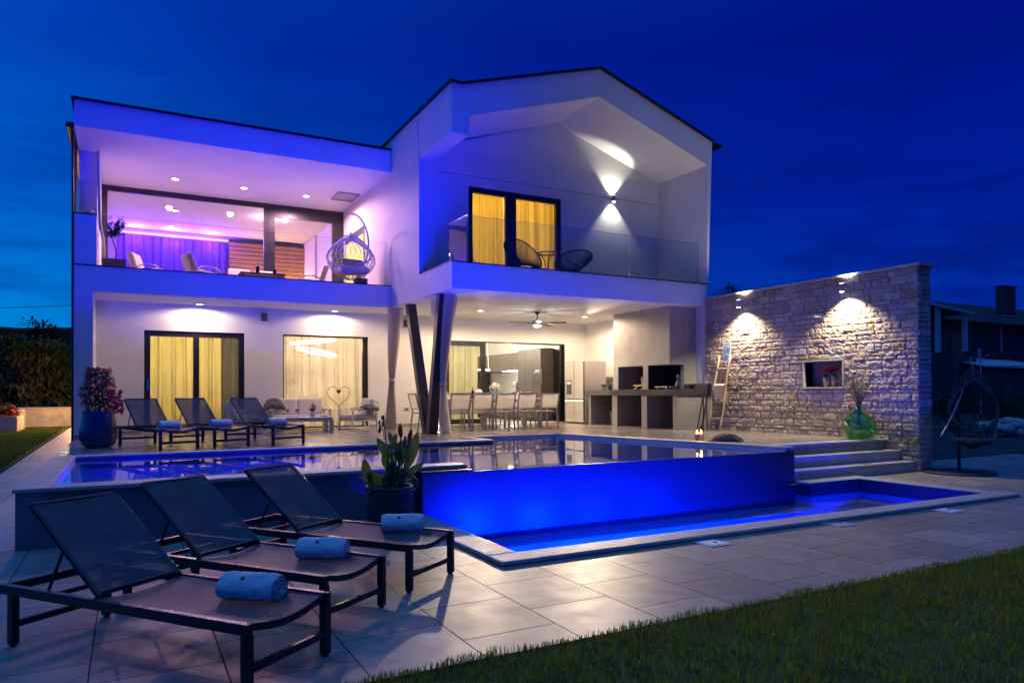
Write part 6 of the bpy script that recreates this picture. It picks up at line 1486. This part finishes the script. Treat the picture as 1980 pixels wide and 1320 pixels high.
def broad_tree(label, base, h, r, seed, m, n=2600, ls=.35, name='garden_tree', group='dark trees beyond the left garden', zlow=.12):
    rg = random.Random(seed); t = thing(name, label, 'tree', base, group=group); tb = MB(); b = MB()
    tb.tube([(0, 0, 0), (.1, 0, h * .25), (0, .1, h * .5)], [r * .06, r * .05, r * .03], 8); cs = []
    for k in range(16):
        a = rg.uniform(0, 2 * PI); rr = r * rg.uniform(.15, .8); z = h * rg.uniform(zlow + .1, .92); rr *= (1 - max(0, z / h - .55) * 1.4); c = Vector((rr * math.cos(a), rr * math.sin(a), z)); cs.append((c, r * rg.uniform(.22, .42))); tb.tube([(0, 0, h * rg.uniform(.1, .45)), c * .6 + Vector((0, 0, h * .1)), c], [r * .03, r * .018, r * .006], 5)
    for i in range(n):
        c, cr = rg.choice(cs); d = Vector((rg.gauss(0, 1), rg.gauss(0, 1), rg.gauss(0, .8))).normalized(); q = c + d * cr * rg.uniform(.35, 1.08)
        b.leaf(q, d + Vector((rg.uniform(-.7, .7), rg.uniform(-.7, .7), rg.uniform(-.5, .5))), ls * rg.uniform(.6, 1.3), ls * .45, n=2)
    tb.build('trunk', 'bark', t); b.build('crown', m, t, fix=False); return t
for k, (u, v, y, r, l) in enumerate(((62, 640, 40, 1.9, 'warm-lit leafy tree in the middle of the left garden'), (112, 662, 42, 1.8, 'warm-lit leafy tree beside the house corner'), (10, 652, 43, 1.9, 'dark leafy tree at the far left edge'))):
    q = at(u, v, Y=y); broad_tree(l, (q.x, y, -.05), q.z, r, 40 + k, 'leaf_garden', 3000, .30)
q = at(82, 615, Y=48); broad_tree('taller dark tree rising above the others at the left', (q.x, 48, -.05), q.z, 1.5, 47, 'leaf_garden', 1500, .3, zlow=.5)
q = at(22, 622, Y=50); broad_tree('dark bushy tree crown behind the left garden', (q.x, 50, -.05), q.z, 1.8, 48, 'leaf_garden', 1500, .34, zlow=.4)
def hill(name, pts, y, m):
    b = MB(); n = len(pts); top = [at(u, v, Y=y) for u, v in pts]
    b.add([(p.x, y, -2) for p in top] + [tuple(p) for p in top] + [(p.x * 1.4, y + 160, -2) for p in top], [(i, i + 1, n + i + 1, n + i) for i in range(n - 1)] + [(n + i, n + i + 1, 2 * n + i + 1, 2 * n + i) for i in range(n - 1)]); o = b.build(name, m, smooth=True); tag(o, kind='structure')
hill('hill', [(-900, 660), (-500, 640), (-200, 634), (-60, 628), (40, 634), (140, 633), (300, 640), (700, 660), (1000, 690), (1300, 720)], 420, 'hill_green')
hill('hill', [(1500, 700), (1700, 690), (1850, 684), (2000, 690), (2200, 682), (2450, 700)], 420, 'hill_green')
a, b_ = at(-60, 597, Y=60), at(180, 588, Y=60)
b = MB(); b.tube([(a.x - 14, 60, a.z - .1), (a.x, 60, a.z), ((a.x + b_.x) / 2, 60, (a.z + b_.z) / 2 - .03), (b_.x, 60, b_.z), (b_.x + 14, 60, b_.z + .9)], .022, 5); o = b.build('power_line', 'black_plastic'); tag(o, 'thin overhead cable crossing the sky left of the house', 'cable')

# ================================================================= NEIGHBOUR HOUSE, RIGHT
Yn = 27.
def N_(u, v, y=Yn): return at(u, v, Y=y)
t = thing('neighbour_house', 'dark low house with a red brick porch, tiled roof and chimney beyond the stone wall', 'house', (0, 0, 0))
e0, e1 = N_(1800, 612), N_(2080, 610); rz0 = N_(1800, 577, 31.).z
x0, x1 = N_(1790, 600).x, N_(2250, 600).x
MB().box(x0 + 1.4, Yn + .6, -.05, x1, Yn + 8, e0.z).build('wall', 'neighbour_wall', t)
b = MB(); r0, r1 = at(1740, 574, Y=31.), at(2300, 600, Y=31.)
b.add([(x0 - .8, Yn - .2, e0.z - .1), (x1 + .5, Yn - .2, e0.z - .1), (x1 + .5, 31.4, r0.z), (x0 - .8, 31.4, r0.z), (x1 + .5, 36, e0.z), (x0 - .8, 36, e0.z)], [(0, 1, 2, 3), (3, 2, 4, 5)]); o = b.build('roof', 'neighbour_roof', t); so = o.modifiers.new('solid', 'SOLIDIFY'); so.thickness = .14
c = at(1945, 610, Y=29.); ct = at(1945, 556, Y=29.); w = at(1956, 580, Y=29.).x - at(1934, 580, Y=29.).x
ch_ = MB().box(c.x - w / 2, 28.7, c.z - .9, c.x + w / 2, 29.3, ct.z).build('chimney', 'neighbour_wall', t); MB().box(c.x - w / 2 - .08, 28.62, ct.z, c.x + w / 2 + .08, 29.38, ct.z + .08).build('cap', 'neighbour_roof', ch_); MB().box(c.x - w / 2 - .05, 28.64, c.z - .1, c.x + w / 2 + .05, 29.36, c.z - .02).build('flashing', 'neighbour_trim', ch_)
# porch
pf = 25.2
a = at(1798, 592, Y=pf); b_ = at(1882, 606, Y=pf)
b = MB(); b.bar((a.x - 1.5, pf, a.z + .28), (b_.x, pf, b_.z), .12, .16); b.build('barge_board', 'neighbour_trim', t)
b = MB(); b.add([(a.x - 1.5, pf, a.z + .36), (b_.x, pf, b_.z + .08), (b_.x, Yn + 1, b_.z + .08), (a.x - 1.5, Yn + 1, a.z + .36)], [(0, 1, 2, 3)]); o = b.build('roof', 'neighbour_roof', t); so = o.modifiers.new('solid', 'SOLIDIFY'); so.thickness = .1
fl = at(1830, 682, Y=pf).z
MB().box(a.x - 1.5, pf - .1, -.05, b_.x + .1, Yn + .6, fl).build('porch_base', 'neighbour_wall', t)
for u in (1814, 1866):
    q = at(u, 650, Y=pf + .2); MB().box(q.x - .12, pf + .1, fl, q.x + .12, pf + .34, b_.z + (a.z - b_.z) * (1 if u < 1830 else .2)).build('porch_column', 'neighbour_trim', t)
q0, q1 = at(1797, 650, Y=Yn + .5), at(1862, 650, Y=Yn + .5); MB().box(q0.x - 2, Yn + .42, fl, q1.x, Yn + .595, e0.z - .05).build('brick_wall', 'red_brick', t)
q0 = at(1836, 650, Y=Yn + .4); MB().box(q0.x - .28, Yn + .38, fl, q0.x + .28, Yn + .419, fl + 1.15).build('window', 'neighbour_wall', t)
q0 = at(1939, 650, Y=Yn + .2); MB().tube([(q0.x, Yn + .3, e0.z - .2), (q0.x, Yn + .3, at(1939, 680, Y=Yn).z)], .05, 8).build('downpipe', 'neighbour_trim', t)
q = at(1895, 685, Y=22.)
t = thing('satellite_dish', 'satellite dish on a pole in the dark garden beyond the stone wall', 'dish', (q.x, 22., 0), R(-75)); b = MB(); zc = q.z
b.grid(lambda u, v: (.06 * (((2 * u - 1) ** 2 + (2 * v - 1) ** 2)) - .08, (2 * u - 1) * .30 * math.sqrt(1 - .5 * (2 * v - 1) ** 2), zc + (2 * v - 1) * .34 * math.sqrt(1 - .5 * (2 * u - 1) ** 2)), 12, 12); o = b.build('reflector', 'neighbour_trim', t, smooth=True); b = MB(); b.bar((0, 0, zc - .25), (.48, -.1, zc - .02), .03); b.build('feed_arm', 'neighbour_trim', t); MB().tube([(0, .1, 0), (0, .1, zc - .1)], .03, 8).build('pole', 'neighbour_trim', t)
q0, q1 = at(1902, 690, Y=24.), at(2050, 690, Y=24.)
t = thing('garden_shed', 'low shed with a pale sloped roof in the dark garden at the right edge', 'shed', (0, 0, 0)); zr = at(1930, 690, Y=24.).z
MB().box(q0.x, 24, -.05, q1.x, 27, zr - .5).build('wall', 'neighbour_wall', t); b = MB(); b.add([(q0.x - .2, 23.8, zr - .55), (q1.x, 23.8, zr - .65), (q1.x, 27, zr + .05), (q0.x - .2, 27, zr + .15)], [(0, 1, 2, 3)]); o = b.build('roof', 'neighbour_trim', t); so = o.modifiers.new('solid', 'SOLIDIFY'); so.thickness = .08
for k, (u, v, y, r, l) in enumerate(((1915, 720, 15., .9, 'dark shrub beyond the hanging chair, under the dish'), (1965, 745, 14., 1.0, 'dark shrub at the right edge of the garden'), (1835, 755, 14.5, .8, 'dark shrub close behind the end of the stone wall'))):
    q = at(u, v, Y=y); broad_tree(l, (q.x, y, -.05), q.z, r, 70 + k, 'leaf_garden', 1300, .11, 'garden_shrub', 'dark shrubs beyond the stone wall', .05)
q = at(1945, 880, Y=11.5); t = thing('garden_wall', 'low rough rockery wall in the dark at the right edge', 'wall', (q.x, 11.5, 0)); b = MB()
for k in range(26):
    rg = random.Random(k); b.ball((rg.uniform(-.9, 2.5), rg.uniform(-.2, .5), rg.uniform(.05, .38)), (rg.uniform(.15, .3), rg.uniform(.15, .25), rg.uniform(.1, .2)), 10, 7, (rg.uniform(-.4, .4), rg.uniform(-.4, .4), rg.uniform(0, 3)))
b.build('boulders', 'bed_stone', t)
tag(MB().add([(12.0, 8.25, -.03), (60, 8.25, -.03), (60, 60, -.03), (12.0, 60, -.03)], [(0, 1, 2, 3)]).build('garden_soil', 'ground_dark'), kind='structure')
q = at(1412, 560, Y=15.); t = thing('garden_shrub', 'dark leafy plant top showing above the stone wall beside the house', 'shrub', (q.x, 15., 0)); rg = random.Random(77); b = MB(); tb = MB(); tb.tube([(0, 0, 0), (.05, 0, 2), (0, 0, q.z - .3)], [.05, .04, .02], 6)
for i in range(260): d = Vector((rg.gauss(0, 1), rg.gauss(0, 1), rg.gauss(0, 1))); b.leaf(Vector((0, 0, q.z - .15)) + d * .13, d, .13, .05, n=2)
tb.build('trunk', 'bark', t); b.build('crown', 'leaf_dark', t, fix=False)
